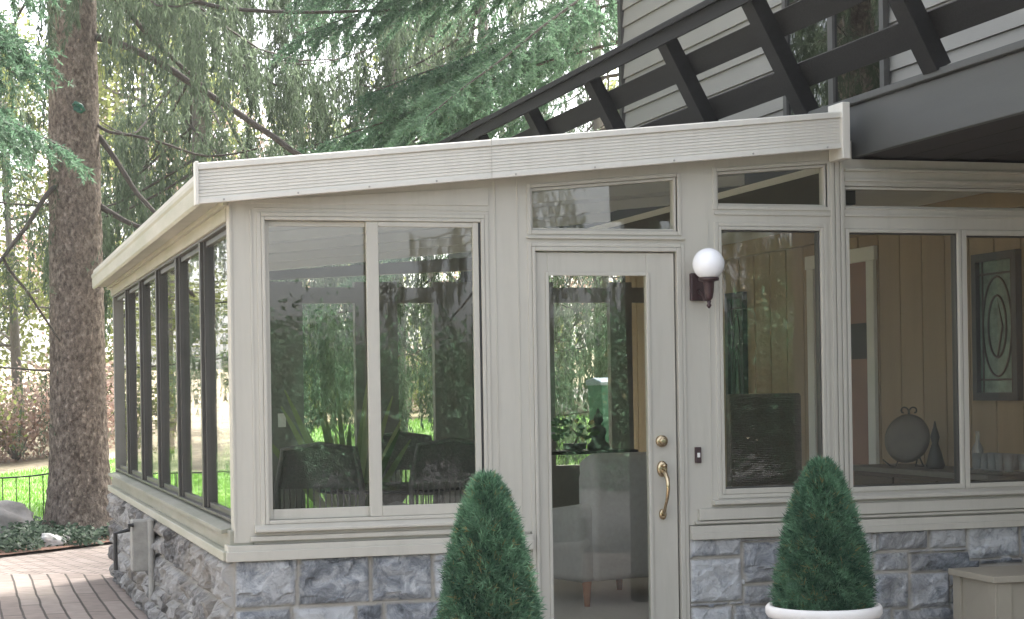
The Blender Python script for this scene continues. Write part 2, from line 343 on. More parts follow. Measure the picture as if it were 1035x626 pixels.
# --- windows
def pane(mb_pts, y, parent, m=None):
    p = MB(); p.prism(mb_pts, y-.003, y+.003); return SB(p, 'pane', m or M['glass'], parent=parent)
def frame_rect(x0, x1, z0, z1, w, y0, y1, name='frame', parent=None, wb=None, m=None, bevel=.003, wl=None, wr=None):
    wb = wb or w; wl = wl or w; wr = wr or w; f = MB()
    f.box(x0, x0+wl, y0, y1, z0, z1); f.box(x1-wr, x1, y0, y1, z0, z1); f.box(x0+wl, x1-wr, y0, y1, z1-w, z1); f.box(x0+wl, x1-wr, y0, y1, z0, z0+wb)
    return SB(f, name, m or M['beige'], bevel, parent)
def window_part(label=None, name='window'):
    o = empty(name); o.parent = sun
    if label: o['label'] = label
    return o
# sliding window A: outer frame mesh is the part
h = holes['A']
wA = frame_rect(h[0]+.001, h[1]-.001, h[2]+.001, h[3]-.001, .018, Y0-.01, Y0+.075, 'sliding_window')
wA['label'] = 'large two-sash sliding window'
xm = onY(379, 370, Y0).x
s1 = frame_rect(h[0]+.02, xm+.012, h[2]+.02, h[3]-.02, .026, Y0+.030, Y0+.055, 'sash', wA, wb=.05, wl=.024, wr=.03)
pane([(h[0]+.04, h[2]+.06), (xm, h[2]+.06), (xm, h[3]-.04), (h[0]+.04, h[3]-.04)], Y0+.042, wA)
s2 = frame_rect(xm-.034, h[1]-.03, h[2]+.02, h[3]-.02, .026, Y0+.002, Y0+.027, 'sash', wA, wb=.052, wl=.062, wr=.03)
pane([(xm+.02, h[2]+.06), (h[1]-.05, h[2]+.06), (h[1]-.05, h[3]-.04), (xm+.02, h[3]-.04)], Y0+.014, wA)
g = MB(); g.box(h[1]-.029, h[1]-.0195, Y0+.002, Y0+.06, h[2]+.02, h[3]-.02); SB(g, 'gap_shadow_strip', M['black'], parent=wA)  # black strip standing in for the shadow gap beside the sash
# transoms
def transom(k, w=.02):
    x0, x1, zb, zl, zr = holes[k]; f = MB(); x0 += .001; x1 -= .001
    f.prism([(x0, zb+.001), (x0+w, zb+.001), (x0+w, zl+(zr-zl)*w/(x1-x0)-.001), (x0, zl-.001)], Y0+.01, Y0+.07)
    f.prism([(x1-w, zb+.001), (x1, zb+.001), (x1, zr-.001), (x1-w, zr-(zr-zl)*w/(x1-x0)-.001)], Y0+.01, Y0+.07)
    f.box(x0+w, x1-w, Y0+.01, Y0+.07, zb+.001, zb+w)
    a = zl+(zr-zl)*w/(x1-x0); b = zr-(zr-zl)*w/(x1-x0)
    f.prism([(x0+w, a-.016), (x1-w, b-.016), (x1-w, b-.001), (x0+w, a-.001)], Y0+.01, Y0+.07)
    fr = SB(f, 'transom_window', M['beige'], .002)
    gk = MB(); 
    pane([(x0+w*.8, zb+w*.8), (x1-w*.8, zb+w*.8), (x1-w*.8, b-.01), (x0+w*.8, a-.01)], Y0+.035, fr)
transom('B', .012); transom('D', .012); transom('Fh', .010)
def fixed(x0, x1, zb, zt, w=.03, wb=.035, y=Y0):
    fr = frame_rect(x0, x1, zb, zt, w, y-.008, y+.065, 'window', wb=wb)
    f2 = MB(); a = .007
    for (p, q, r_, s_) in ((x0+w, x0+w+a, zb+wb, zt-w), (x1-w-a, x1-w, zb+wb, zt-w), (x0+w+a, x1-w-a, zt-w-a, zt-w), (x0+w+a, x1-w-a, zb+wb, zb+wb+a)):
        f2.box(p, q, y+.012, y+.06, r_, s_)
    SB(f2, 'gasket', M['bronze'], parent=fr)
    pane([(x0+w, zb+wb), (x1-w, zb+wb), (x1-w, zt-w), (x0+w, zt-w)], y+.035, fr)
    return fr
h = holes['E']; fixed(h[0]+.001, h[1]-.001, h[2]+.001, h[3]-.001, .018, .028)
h = holes['G']; xg = onY(973, 360, Y0).x
fixed(h[0]+.001, xg-.002, h[2]+.001, h[3]-.001, .02, .025); fixed(xg+.002, h[1]-.001, h[2]+.001, h[3]-.001, .03, .025)
# --- door
dx0, dx1 = 2.85, 3.612; dzt = 2.272; dzb = FZ+.012
df = MB(); df.box(2.826, dx0-.006, Y0-.012, Y0+.085, FZ, 2.299); df.box(dx1+.008, 3.644, Y0-.012, Y0+.085, FZ, 2.299); df.box(dx0-.006, dx1+.008, Y0-.012, Y0+.085, dzt+.006, 2.299); df.box(dx0-.006, dx1+.008, Y0-.03, Y0+.085, FZ-.02, FZ+.008)
SB(df, 'door_frame', M['beige'], .003)
sh = MB(); sh.box(dx1+.0005, dx1+.0075, Y0+.03, Y0+.08, FZ+.01, dzt); sh.box(dx0-.0055, dx0-.0005, Y0+.03, Y0+.08, FZ+.01, dzt); SB(sh, 'weatherstrip', M['black'])
gx0, gx1, gz0, gz1 = onY(556, 400, Y0).x, onY(656, 400, Y0).x, .335, 2.155
d = MB(); d.box(dx0, gx0, Y0+.012, Y0+.055, dzb, dzt); d.box(gx1, dx1, Y0+.012, Y0+.055, dzb, dzt); d.box(gx0, gx1, Y0+.012, Y0+.055, gz1, dzt); d.box(gx0, gx1, Y0+.012, Y0+.055, dzb, gz0)
door = SB(d, 'door', M['beige'], .003)
d2 = MB(); w = .014
for (a, b, c, e) in ((gx0-w, gx0+.004, gz0-w, gz1+w), (gx1-.004, gx1+w, gz0-w, gz1+w), (gx0+.004, gx1-.004, gz1-.004, gz1+w), (gx0+.004, gx1-.004, gz0-w, gz0+.004)): d2.box(a, b, Y0+.002, Y0+.0115, c, e)
SB(d2, 'glazing_bead', M['beige'], .003, door)
pane([(gx0, gz0), (gx1, gz0), (gx1, gz1), (gx0, gz1)], Y0+.03, door)
# brass handleset
hx = onY(669.5, 480, Y0).x
zb_ = onY(669, 446, Y0).z
m = MB(); disc(m, (hx, zb_), .031, Y0-.012, Y0+.012, dome=.012); disc(m, (hx, zb_), .018, Y0-.026, Y0-.012, dome=.006); SB(m, 'deadbolt', M['brass'], parent=door, smooth=True)
zt_, zl_ = onY(671, 474, Y0).z, onY(669, 520, Y0).z
m = MB(); disc(m, (hx, zt_), .028, Y0-.010, Y0+.012, sx=.95, sz=1.5, dome=.012); disc(m, (hx, zl_), .022, Y0-.008, Y0+.012, sx=.85, sz=1.3, dome=.01)
pts = [(hx, Y0-.008, zt_-.01), (hx, Y0-.04, zt_-.02), (hx+.004, Y0-.062, zt_-.05), (hx+.006, Y0-.066, zt_-.10), (hx+.003, Y0-.058, zt_-.15), (hx, Y0-.04, zt_-.19), (hx, Y0-.022, zl_+.01), (hx, Y0-.006, zl_)]
m.tube(pts, [.012, .012, .011, .0095, .0085, .008, .009, .010], 12)
m.tube([(hx, Y0-.01, zt_+.012), (hx, Y0-.045, zt_+.02)], [.006, .011], 10)
SB(m, 'handle', M['brass'], parent=door, smooth=True)
# --- stone base as rock-faced blocks on a height field
def stone_layout(W, H, seed, hs=(.21, .11, .19, .14, .20), wmin=.2, wmax=.42):
    rd = random.Random(seed); out = []; z = H; i = 0
    while z > 0.001:
        hh = min(hs[i % len(hs)], z); 
        if z-hh < .06: hh = z
        x = -rd.random()*.2
        while x < W:
            w = rd.uniform(wmin, wmax)
            if rd.random() < .3 and hh > .17:
                out.append((x, x+w, z-hh*rd.uniform(.38, .5), z)); out.append((x, x+w, z-hh, out[-1][2]))
            else: out.append((x, x+w, z-hh, z))
            x += w
        z -= hh; i += 1
    return out
def stone_wall(name, O, U, W, H, blocks, amp, res, seed, gap=.011, m='stone'):
    nu = int(W/res)+1; nv = int(H/res)+1; V = Vector((0, 0, 1)); O = Vector(O); U = Vector(U); Nn = U.cross(V).normalized()
    tints = [random.Random(seed*99+i).random() for i in range(len(blocks))]
    P = []; mort = []; tn = []
    for j in range(nv+1):
        v = min(j*res, H)
        for i in range(nu+1):
            u = min(i*res, W)
            wq = noise.noise(Vector((u*5, v*5, seed)))*.008; uu = u+wq; vv = v+noise.noise(Vector((u*5, v*5, seed+9)))*.006
            bi = -1
            for q, b in enumerate(blocks):
                if b[0] <= uu < b[1] and b[2] <= vv <= b[3]+1e-6: bi = q; break
            if bi < 0: d = 0; tt = .5
            else:
                b = blocks[bi]; d = min(uu-b[0], b[1]-uu, vv-b[2], b[3]-vv)-gap*.5; tt = tints[bi]
            if d <= 0: hgt = .0; mo = 1.
            else:
                mo = 0 if d > .004 else .6; e = min(d/.028, 1.)**.6
                q = Vector((u*8+tt*50, v*11, seed*3.1+tt*20))
                dd, pp = noise.voronoi(q, distance_metric='DISTANCE', exponent=2.5)
                fac = (pp[0].x*.7+pp[0].y*1.3+pp[0].z) % 1.0
                cu = Vector((u*8+tt*50, v*11, seed*3.1))-Vector((pp[0].x, pp[0].y, seed*3.1))
                sl_ = (math.sin(fac*40)*cu.x+math.cos(fac*57)*cu.y)*.35
                nn = noise.fractal(Vector((u*10, v*10, seed+tt*9)), 1., 2.2, 4)*.5
                hgt = .006+e*(amp*(.5+.4*fac+sl_*1.7+.75*nn))
                hgt = max(hgt, .004)
            P.append(O+U*u+V*v+Nn*hgt); mort.append(mo); tn.append(tt)
    fs = [(j*(nu+1)+i, j*(nu+1)+i+1, (j+1)*(nu+1)+i+1, (j+1)*(nu+1)+i) for j in range(nv) for i in range(nu)]
    # close the back with a slab
    n0 = len(P); D = Nn*-.12
    for (u, v) in ((0, 0), (W, 0), (W, H), (0, H)): P.append(O+U*u+V*v+D); mort.append(1); tn.append(.5)
    fr = list(range(nu+1)); tp = [nv*(nu+1)+i for i in range(nu+1)]
    fs.append(tuple(fr[::-1])+(n0, n0+1)); fs.append(tuple(tp)+(n0+2, n0+3)); fs.append((n0+3, n0+2, n0+1, n0))
    fs.append(tuple(j*(nu+1) for j in range(nv+1))+(n0+3, n0)); fs.append(tuple(j*(nu+1)+nu for j in range(nv, -1, -1))+(n0+1, n0+2))
    me = bpy.data.meshes.new(name); me.from_pydata([tuple(p-Vector((XL, Y0, 0))) for p in P], [], fs); me.update()
    for nm, dat in (('mort', mort), ('tint', tn)):
        a = me.attributes.new(nm, 'FLOAT', 'POINT'); a.data.foreach_set('value', dat)
    me.materials.append(M[m]); o = bpy.data.objects.new(name, me); COL.objects.link(o); o.parent = sun
    return o
# explicit visible courses, left part of the front (u from the corner)
BL = []
xc = lambda px, py: onY(px, py, Y0).x-XL
zc = lambda px, py: onY(px, py, Y0).z
H1 = .752; za = H1-.235; 
for a, b in ((232, 301), (301, 374), (374, 437), (437, 520)): BL.append((max(xc(a, 590), 0) if a > 232 else -.01, xc(b, 590), za, H1+.01))
for a, b in ((-.01, .28), (.28, .60), (.60, .74), (.74, 1.12), (1.12, 1.6)): BL.append((a, b, za-.17, za))
BL += [(b[0], b[1], b[2]-(za-.17), b[3]-(za-.17)) for b in []]
for (a, b, c, d_) in stone_layout(1.6, za-.17, 5): BL.append((a, b, c, d_))
stone_wall('stone_base', (XL, Y0, 0), (1, 0, 0), 1.545, H1, BL, .030, .010, 3, gap=.015)
BR = []; X2 = 3.67; xr = lambda px, py: onY(px, py, Y0).x-X2
H2 = .765
rows = [(697, 750, 547, 564), (697, 750, 564, 609), (750, 790, 552, 590), (750, 790, 590, 612), (790, 868, 548, 612), (868, 882, 540, 580), (884, 938, 537, 557), (938, 976, 535, 555), (976, 1030, 532, 565), (1030, 1100, 530, 560),
        (882, 918, 557, 578), (918, 990, 557, 578), (882, 918, 578, 616), (918, 960, 578, 616)]
for a, b, c, d_ in rows:
    pm = (a+b)/2; z1 = zc(pm, c)+(.03 if c < 553 and not (c == 552 and a > 800) else 0); z0 = zc(pm, d_)
    BR.append((xr(a, c) if a > 697 else -.01, xr(b, c), z0, z1))
zlow = zc(740, 611)
BR += [(a, b, c, d_) for (a, b, c, d_) in [(-.01, .24, zlow-.15, zlow), (.24, .52, zlow-.15, zlow), (.52, .92, zlow-.15, zlow)]]
BR += [(a, b, c-.0, d_) for (a, b, c, d_) in stone_layout(2.6, H2, 11)]
stone_wall('stone_base', (X2, Y0, 0), (1, 0, 0), XE-X2, H2, BR, .030, .010, 8, gap=.015)
stone_wall('stone_base', (XL, YB, 0), (0, -1, 0), YB-Y0, .752, stone_layout(YB-Y0, .752, 21, hs=(.24, .2, .16, .22), wmin=.25, wmax=.5), .058, .017, 5, gap=.02, m='stone_side')
# corner quoins where the two walls meet (fills the outside corner)
def quoin():
    b = bmesh.new(); bmesh.ops.create_cube(b, size=1)
    return b
# --- left wall: sill band, bronze mullions, panes, header
lw = MB()
lw.prismx([(Y0+.002, .80), (YB, .80), (YB, .90), (Y0+.002, .90)], XL-.02, XL+.10)
SB(lw, 'side_sill_band', M['sill_moss'], .004)
lw = MB(); lw.box(XL-.055, XL+.09, Y0-.0, YB+.02, .752, .7995)
SB(lw, 'side_base_trim', M['beige_mossy'], .005)
lw = MB(); lw.prism([(XL-.05, .90), (XL+.10, .93), (XL+.10, .902), (XL-.05, .88)], Y0+.09, YB); SB(lw, 'side_window_sill', M['sill_moss'], .003)
lw = MB(); lw.box(XL-.005, XL+.09, Y0+.092, YB, 2.425, 2.56); SB(lw, 'side_header', M['beige_mossy'], .003)
lw = MB(); lw.box(XL+.0015, XL+.09, Y0+.0915, Y0+.11, .93, 2.425); SB(lw, 'corner_post', M['beige'], .003)
for k in range(6):
    a = Y0+.11+1.183*k; b = a+1.183-.002
    f = MB()
    yb = b
    f.box(XL+.012, XL+.085, b-.055, b, .93, 2.425)          # mullion at the far side
    f.box(XL+.03, XL+.075, b-.095, b-.0555, .945, 2.41)     # sash stile
    f.box(XL+.03, XL+.075, a+.0, a+.03, .945, 2.41)
    mid = (a+b)/2
    f.box(XL+.012, XL+.085, a, b-.0555, 2.41, 2.425); f.box(XL+.012, XL+.085, a, b-.0555, .93, .945)
    f.box(XL+.04, XL+.07, a+.03, b-.0955, .9455, .975); f.box(XL+.04, XL+.07, a+.03, b-.0955, 2.38, 2.4095)
    fr = SB(f, 'side_window', M['bronze'], .002)
    if k == 0: fr['label'] = 'side window nearest the front corner'
    p = MB(); p.box(XL+.052, XL+.058, a+.03, b-.0955, .975, 2.38); SB(p, 'pane', M['glass_side'], parent=fr)
# --- roof
rf = MB()
fz = lambda x: 2.675+(x-1.115)*(3.016-2.675)/(4.502-1.115)
XR = onY(849, 130, 8.85).x
YE = onX(96, 290, 1.11).y+.15
YE = YB+.12
rf.prism([(1.14, fz(1.14)-.15), (XR, fz(XR)-.15), (XR, fz(XR)-.02), (1.14, fz(1.14)-.02)], 8.89, YE); 
SB(rf, 'roof', M['beige'], 0)
ff = MB()
# ribbed face: cross-section in YZ swept along the sloped X direction
prof = []
hF = .195; nrib = 9; yb = 8.885
zz = [i/nrib for i in range(nrib+1)]
pf = [(yb, -hF)]; pf.append((8.835, -hF)); pf.append((8.835, -hF+.018)); z = -hF+.018
stepz = (hF-.018-.035)/nrib
for i in range(nrib):
    pf.append((8.847, z+.001)); pf.append((8.8475, z+stepz*.5)); pf.append((8.847, z+stepz*.85)); z += stepz; pf.append((8.8512, z-.001))
pf += [(8.843, z+.002), (8.835, z+.004), (8.835, -.006), (8.84, 0), (yb, 0)]
n = len(pf); x0_, x1_ = 1.115, XR
vs = [(x0_, y, fz(x0_)+z) for y, z in pf]+[(x1_, y, fz(x1_)+z) for y, z in pf]
fs = [tuple(range(n)), tuple(range(2*n-1, n-1, -1))]+[((i+1) % n, i, i+n, (i+1) % n+n) for i in range(n)]
ff.add(vs, fs); SB(ff, 'front_fascia', M['beige_rib'])
cc = MB(); cc.box(XR+.0005, XR+.045, 8.82, 8.99, 2.765, 3.065); SB(cc, 'fascia_end_cap', M['beige_rib'], .004)
xj = onY(496, 160, 8.85).x; fj = MB(); fj.box(xj-.002, xj+.002, 8.833, 8.8348, fz(xj)-.193, fz(xj)-.002); SB(fj, 'fascia_joint', M['beige'])
for px_ in (225, 300, 372, 440, 520, 600, 680, 760, 835):
    xs_ = onY(px_, 150, 8.85).x; sc_ = MB(); disc(sc_, (xs_, fz(xs_)-.185), .005, 8.830, 8.8352, n=8); SB(sc_, 'screw', M['conduit'])
c2 = MB(); c2.box(1.098, 1.1145, 8.825, 8.895, fz(1.1)-.2, fz(1.1)+.008); SB(c2, 'fascia_corner_cap', M['beige_rib'], .003)
gu = MB(); gu.prism([(1.122, 2.50), (1.135, 2.485), (1.139, 2.52), (1.139, 2.61), (1.13, 2.618), (1.118, 2.615), (1.115, 2.59), (1.122, 2.575)], 8.90, YE-.1); SB(gu, 'eave_gutter', M['beige_mossy'], .003)
so = MB(); so.box(1.1395, XL-.0055, 8.90, YE, 2.515, 2.53); so.box(XL-.03, XL-.0055, 8.99, YE, 2.49, 2.5145); SB(so, 'eave_soffit', M['beige_mossy'], .003)
# ceiling and beams inside
ce = MB(); ce.prism([(XL+.02, fz(1.3)-.17), (4.6, fz(4.6)-.17), (4.6, fz(4.6)-.155), (XL+.02, fz(1.3)-.155)], Y0+.095, YB-.005); ce.box(4.602, XH-.01, Y0+.095, YB-.005, 2.745, 2.785)
SB(ce, 'ceiling', M['ceiling'])
for k in range(5):
    yb_ = Y0+1.2*(k+1)+.1; bm_ = MB(); bm_.prism([(XL+.1, fz(1.4)-.235), (4.6, fz(4.6)-.235), (4.6, fz(4.6)-.172), (XL+.1, fz(1.4)-.172)], yb_, yb_+.06); SB(bm_, 'ceiling_beam', M['ceiling'], .003)
bm_ = MB(); bm_.box(4.60, 4.72, Y0+.095, YB-.005, 2.55, 2.7445); SB(bm_, 'dark_support_beam', M['bronze'], .004)
fl = MB(); fl.box(XL+.12, XH-.01, Y0+.095, YB-.12, FZ-.1, FZ); SB(fl, 'floor', M['floor'])
# --- back wall: mullions, header, sill wall
bw = MB(); Yb0, Yb1 = YB-.09, YB
bxs = [(XL+.01, XL+.14)]
def bx(px0, px1, py=400): return (onY(px0, py, Yb0).x, onY(px1, py, Yb0).x)
posts = [(XL+.01, XL+.1), (1.95, 2.05), (2.62, bx(307, 0)[0]), bx(360, 403), bx(440, 478), bx(522, 561), bx(618, 640)]
posts[2] = bx(262, 307)
for a, b in posts: bw.box(a, b, Yb0, Yb1, FZ, 2.50 if a < 1.6 else 2.55)
x_end = XH-.01
hz0, hz1 = 2.36, 2.50
bw.box(XL+.1, x_end, Yb0+.004, Yb1-.004, .0, .46)
bw.box(XL+.1, x_end, Yb0+.003, Yb1-.003, hz0, hz1)
bw.box(bx(522, 561)[0], x_end, Yb0+.002, Yb1-.002, .461, .86)
SB(bw, 'rear_frame', M['rear_reflect_tint'], 0)
bb = MB(); bb.prism([(XL+.1, fz(1.38)-.2), (x_end, 2.74), (x_end, 2.90), (XL+.1, fz(1.38)-.15)], Yb0, Yb1); SB(bb, 'rear_top_rail', M['rear_reflect_tint'])
posts.append((x_end-.02, x_end))
for (a, b), (c, d_) in zip(posts, posts[1:]):
    if c-b < .05: continue
    p = MB(); p.box(b, c, YB-.05, YB-.044, .46, hz0); SB(p, 'rear_pane', M['glass'])
    p = MB(); p.box(b, c, YB-.05, YB-.044, hz1, fz(min(b, 4.6))-.2); SB(p, 'rear_transom_pane', M['glass'])
ol = MB(); oc = onY(285, 425, Yb0-.006); ol.box(oc.x-.035, oc.x+.035, Yb0-.008, Yb0, oc.z-.06, oc.z+.06); SB(ol, 'outlet_plate', M['white_trim'], .002)

# ================================================================= HOUSE
house = empty('house', (XH, 5, 0), 'taupe lap-sided house rising above the sunroom roof at the upper right', 'house')
def HB(mb, name, m, bevel=0, parent=None, smooth=False): return mb.build(name, m, parent or house, local=(XH, 5, 0), bevel=bevel, smooth=smooth)
YH0, YH1 = 5.0, 16.75
hw = MB(); hw.box(XH+.03, 13.5, YH0, YH1-.03, 0, 8.0); HB(hw, 'house_body', M['siding'])
# lap siding, west face above the deck
sd = MB(); z = 2.9; exposure = .165
while z < 8.0:
    sd.prism([(XH+.029, z), (XH-.004, z), (XH+.018, z+exposure+.01), (XH+.029, z+exposure+.01)], YH0-.02, YH1-.0); z += exposure
HB(sd, 'lap_siding', M['siding'])
cb = MB(); cb.box(XH-.02, XH+.06, YH1, YH1+.03, 0, 8.0); cb.box(XH-.022, XH-.0005+.028, YH1-.06, YH1-.0005, 2.9, 8.0); HB(cb, 'corner_board', M['bronze'])
k = MB(); k.prism([(XH-.6, 7.75), (13.6, 7.75), (9.8, 9.6)], YH0-.4, YH1+.4); HB(k, 'roof', M['bronze'])
# upper glass door
ya, yb2 = onX(900, 80, XH).y, onX(797, 80, XH).y
ud = MB()
for (a, b, c, e) in ((ya, ya+.06, 3.10, 5.15), (yb2-.06, yb2, 3.10, 5.15), ((ya+yb2)/2-.04, (ya+yb2)/2+.04, 3.10, 5.15)): ud.box(XH-.05, XH-.006, a, b, c, e)
ud.box(XH-.05, XH-.006, ya+.06, yb2-.06, 5.09, 5.15); ud.box(XH-.05, XH-.006, ya+.06, yb2-.06, 3.10, 3.2)
uf = HB(ud, 'upper_glass_door', M['bronze'])
p = MB(); p.box(XH-.03, XH-.024, ya+.06, yb2-.06, 3.2, 5.09); HB(p, 'pane', glassmat('black_glass', (.25, .27, .26), .16), parent=uf)
p = MB(); p.box(XH-.021, XH-.006, ya+.05, yb2-.05, 3.12, 5.12); HB(p, 'dark_backing', M['black'], parent=uf)
# tan vertical-board wall facing the sunroom, doorway, leaded windows
pw = MB(); ydo0, ydo1 = onX(884, 300, XH).y, onX(826, 300, XH).y
y = Y0-1.
while y < YB+.3:
    b = y+.30-.012
    pw.box(XH-.016, XH-.002, y, b, FZ, 2.745); y += .30
HB(pw, 'panelled_wall', M['panel'], .003)
bk = MB(); bk.box(XH-.0018, XH+.0295, Y0-.98, YB+.3, FZ, 2.744); HB(bk, 'panelling_groove', M['darkwood'])
def yat(px, X=XH): return onX(px, 350, X).y
def zat(px, py): return onX(px, py, XH-.03).z
dn, dfar = yat(888), yat(825); zt = zat(890, 262)
cs = MB(); cw = .11
cs.box(XH-.045, XH-.0165, dn-.02, dn-.02+cw, FZ, zt+.0); cs.box(XH-.045, XH-.0165, dfar-cw+.06, dfar+.06, FZ, zt); cs.box(XH-.047, XH-.0165, dn-.04, dfar+.08, zt+.0005, zt+.10)
HB(cs, 'door_casing', M['white_trim'], .004)
idr = MB(); idr.box(XH-.03, XH-.017, dn-.02+cw+.001, dfar-cw+.059, FZ, zt-.001); idp = HB(idr, 'interior_door', M['rosedoor'])
pc = MB(); q0, q1 = yat(880, XH-.035), yat(861, XH-.035); pc.box(XH-.042, XH-.0305, q0, q1, zat(870, 363), zat(870, 327)); HB(pc, 'small_window', M['black'], parent=idp)
def leaded(px0, px1, pyt, pyb, name='leaded_window', label=None):
    a, b = yat(px1, XH-.05), yat(px0, XH-.05); zt, zb = onX(px0, pyt, XH-.05).z, onX(px0, pyb, XH-.05).z
    w = .05; f = MB()
    f.box(XH-.06, XH-.017, a, a+w, zb, zt); f.box(XH-.06, XH-.017, b-w, b, zb, zt); f.box(XH-.06, XH-.017, a+w, b-w, zt-w, zt); f.box(XH-.06, XH-.017, a+w, b-w, zb, zb+w)
    o = HB(f, name, mat('navy_frame', (.03, .035, .045), .5)); 
    if label: o['label'] = label
    g = MB(); g.box(XH-.03, XH-.018, a+w, b-w, zb+w, zt-w); HB(g, 'leaded_glass', mat('obscure_glass', (.13, .20, .17), .12, .35, 9, .6, 30), parent=o)
    c = MB(); cy, cz = (a+b)/2, (zt+zb)/2; ry, rz_ = (b-a)/2-w-.04, (zt-zb)/2-w-.1
    for sc_ in (1., .62):
        pts = [(XH-.034, cy+ry*sc_*math.cos(t_), cz+rz_*sc_*math.sin(t_)) for t_ in [2*math.pi*i/40 for i in range(41)]]; c.tube(pts, .007, 6)
    for s_ in (-1, 1):
        c.tube([(XH-.034, cy+s_*ry, zb+w), (XH-.034, cy+s_*ry, zt-w)], .006, 6)
        c.tube([(XH-.034, a+w, cz+s_*(rz_+.02)), (XH-.034, b-w, cz+s_*(rz_+.02))], .006, 6)
    c.tube([(XH-.034, cy, cz-rz_*.6), (XH-.034, cy-.06, cz), (XH-.034, cy, cz+rz_*.6), (XH-.034, cy+.06, cz), (XH-.034, cy, cz-rz_*.6)], .006, 6)
    HB(c, 'caming', M['black'], parent=o)
leaded(984, 1029, 258, 405, label='leaded glass window with oval pattern')
leaded(734, 752, 297, 520, label='narrow dark leaded side light')
# crown strip on the wall
cr = MB(); cr.box(XH-.07, XH-.0165, Y0+.1, YB-.1, 2.62, 2.7445); HB(cr, 'crown_board', M['panel'], .006)

# ================================================================= DECK
deck = empty('raised_deck', (4.65, 5, 2.79), 'dark stained raised deck with flared railing running back above the sunroom roof', 'deck')
def DB(mb, name, m, bevel=0, smooth=False): return mb.build(name, m, deck, local=(4.65, 5, 2.79), bevel=bevel, smooth=smooth)
YD0, YD1 = 5.2, 17.6
k = MB(); k.box(4.66, 4.70, YD0, YD1, 2.795, 3.075); DB(k, 'fascia_board', M['deckface'], .006)
k = MB(); k.box(4.63, 4.78, YD0, YD1, 3.076, 3.115); DB(k, 'deck_edge_board', M['deckface'], .006)
k = MB()
x = 4.79
while x < XH-.05: k.box(x, x+.135, YD0, YD1, 3.078, 3.112); x += .141
DB(k, 'deck_boards', M['deck'])
k = MB(); x = 4.71
while x < XH-.04: k.box(x, min(x+.24, XH-.03), YD0, 8.99, 2.80, 2.815); x += .247
y = YD0
DB(k, 'soffit_boards', M['soffit'])
k = MB(); k.box(4.702, XH-.03, YD0, YD1, 2.816, 3.07); DB(k, 'joist_mass', M['soffit'])
Bp = Vector((4.65, 0, 3.14)); Tp = Vector((4.30, 0, 3.80)); dv = (Tp-Bp)
for yy in (5.25, 6.75, 8.1, 9.55, 10.85, 12.3, 13.75, 15.2, 16.65):
    k = MB(); a = Bp-dv*.03; b = Tp+dv*.0; w = .07; nrm = Vector((-dv.z, 0, dv.x)).normalized()*.045
    q = [a-nrm, a+nrm, b+nrm, b-nrm]; k.prism([(p_.x, p_.z) for p_ in q], yy-w, yy+w); DB(k, 'railing_post', M['deck'], .004)
def board(t0, off, wid, th, name):
    c = Bp+dv*t0; u = dv.normalized()*wid/2; nn = Vector((-dv.z, 0, dv.x)).normalized(); c = c-nn*off*-1
    q = [c-u-nn*th/2, c-u+nn*th/2, c+u+nn*th/2, c+u-nn*th/2]; k = MB(); k.prism([(p_.x, p_.z) for p_ in q], YD0-.05, YD1-.5); DB(k, name, M['deck'], .004)
board(.24, -.062, .145, .035, 'rail_board'); board(.66, -.062, .145, .035, 'rail_board')
k = MB(); k.prism([(4.22, 3.79), (4.36, 3.835), (4.36, 3.875), (4.22, 3.83)], YD0-.05, YD1-.5); DB(k, 'handrail', M['deck'], .006)
k = MB(); k.prism([(4.25, 3.71), (4.285, 3.72), (4.285, 3.81), (4.25, 3.80)], YD0-.05, YD1-.5); DB(k, 'rail_apron', M['deck'], .004)
for yy in (5.4, 17.3):
    k = MB(); k.box(4.72, 4.86, yy-.07, yy+.07, 0, 2.80); DB(k, 'deck_post', M['deck'], .006)

# ================================================================= WALL LAMP, DOORBELL
c = onY(716, 267, Y0-.17); zr_ = onY(704, 291, Y0)
lamp = empty('wall_lamp', (zr_.x, Y0-.007, zr_.z), 'white glass globe wall lamp on a dark bronze bracket right of the door', 'lamp')
def LB(mb, name, m, **kw): return mb.build(name, m, lamp, local=(zr_.x, Y0-.007, zr_.z), **kw)
k = MB(); k.box(zr_.x-.045, zr_.x+.045, Y0-.035, Y0-.0075, zr_.z-.07, zr_.z+.075); LB(k, 'backplate', M['purplebronze'], bevel=.006)
gx, gy, gz = c.x, c.y, c.z; gr = .083
k = MB(); k.lathe([(gr*math.sin(a)+.0001, -gr*math.cos(a)) for a in [math.pi*i/24 for i in range(1, 25)]], (gx, gy, gz), 40); 
gm, nt, b = newmat('opal_glass'); b.inputs['Base Color'].default_value = (.95, .95, .96, 1); b.inputs['Roughness'].default_value = .18; b.inputs['Subsurface Weight'].default_value = .3; b.inputs['Subsurface Radius'].default_value = (.05, .05, .05); b.inputs['Emission Color'].default_value = (1, 1, 1, 1); b.inputs['Emission Strength'].default_value = .0
GLOBE = b
LB(k, 'globe', gm, smooth=True)
k = MB(); k.lathe([(.03, .0), (.052, .005), (.055, .018), (.05, .022), (.045, .012), (.028, -.004), (.026, -.05), (.02, -.085), (.008, -.10)], (gx, gy, gz-gr-.008), 24); LB(k, 'globe_fitter', M['purplebronze'], smooth=True)
zz_ = gz-gr
k = MB(); k.tube([(zr_.x, Y0-.035, zr_.z-.02), (zr_.x+.005, Y0-.08, zr_.z-.045), (gx-.01, gy+.03, zz_-.10), (gx, gy, zz_-.095)], [.012, .011, .01, .012], 10); k.lathe([(.006, 0), (.012, -.008), (.007, -.016), (.014, -.026), (.004, -.042)], (gx, gy, zz_-.105), 14); LB(k, 'scroll_arm', M['purplebronze'], smooth=True)
c = onY(704.5, 460, Y0)
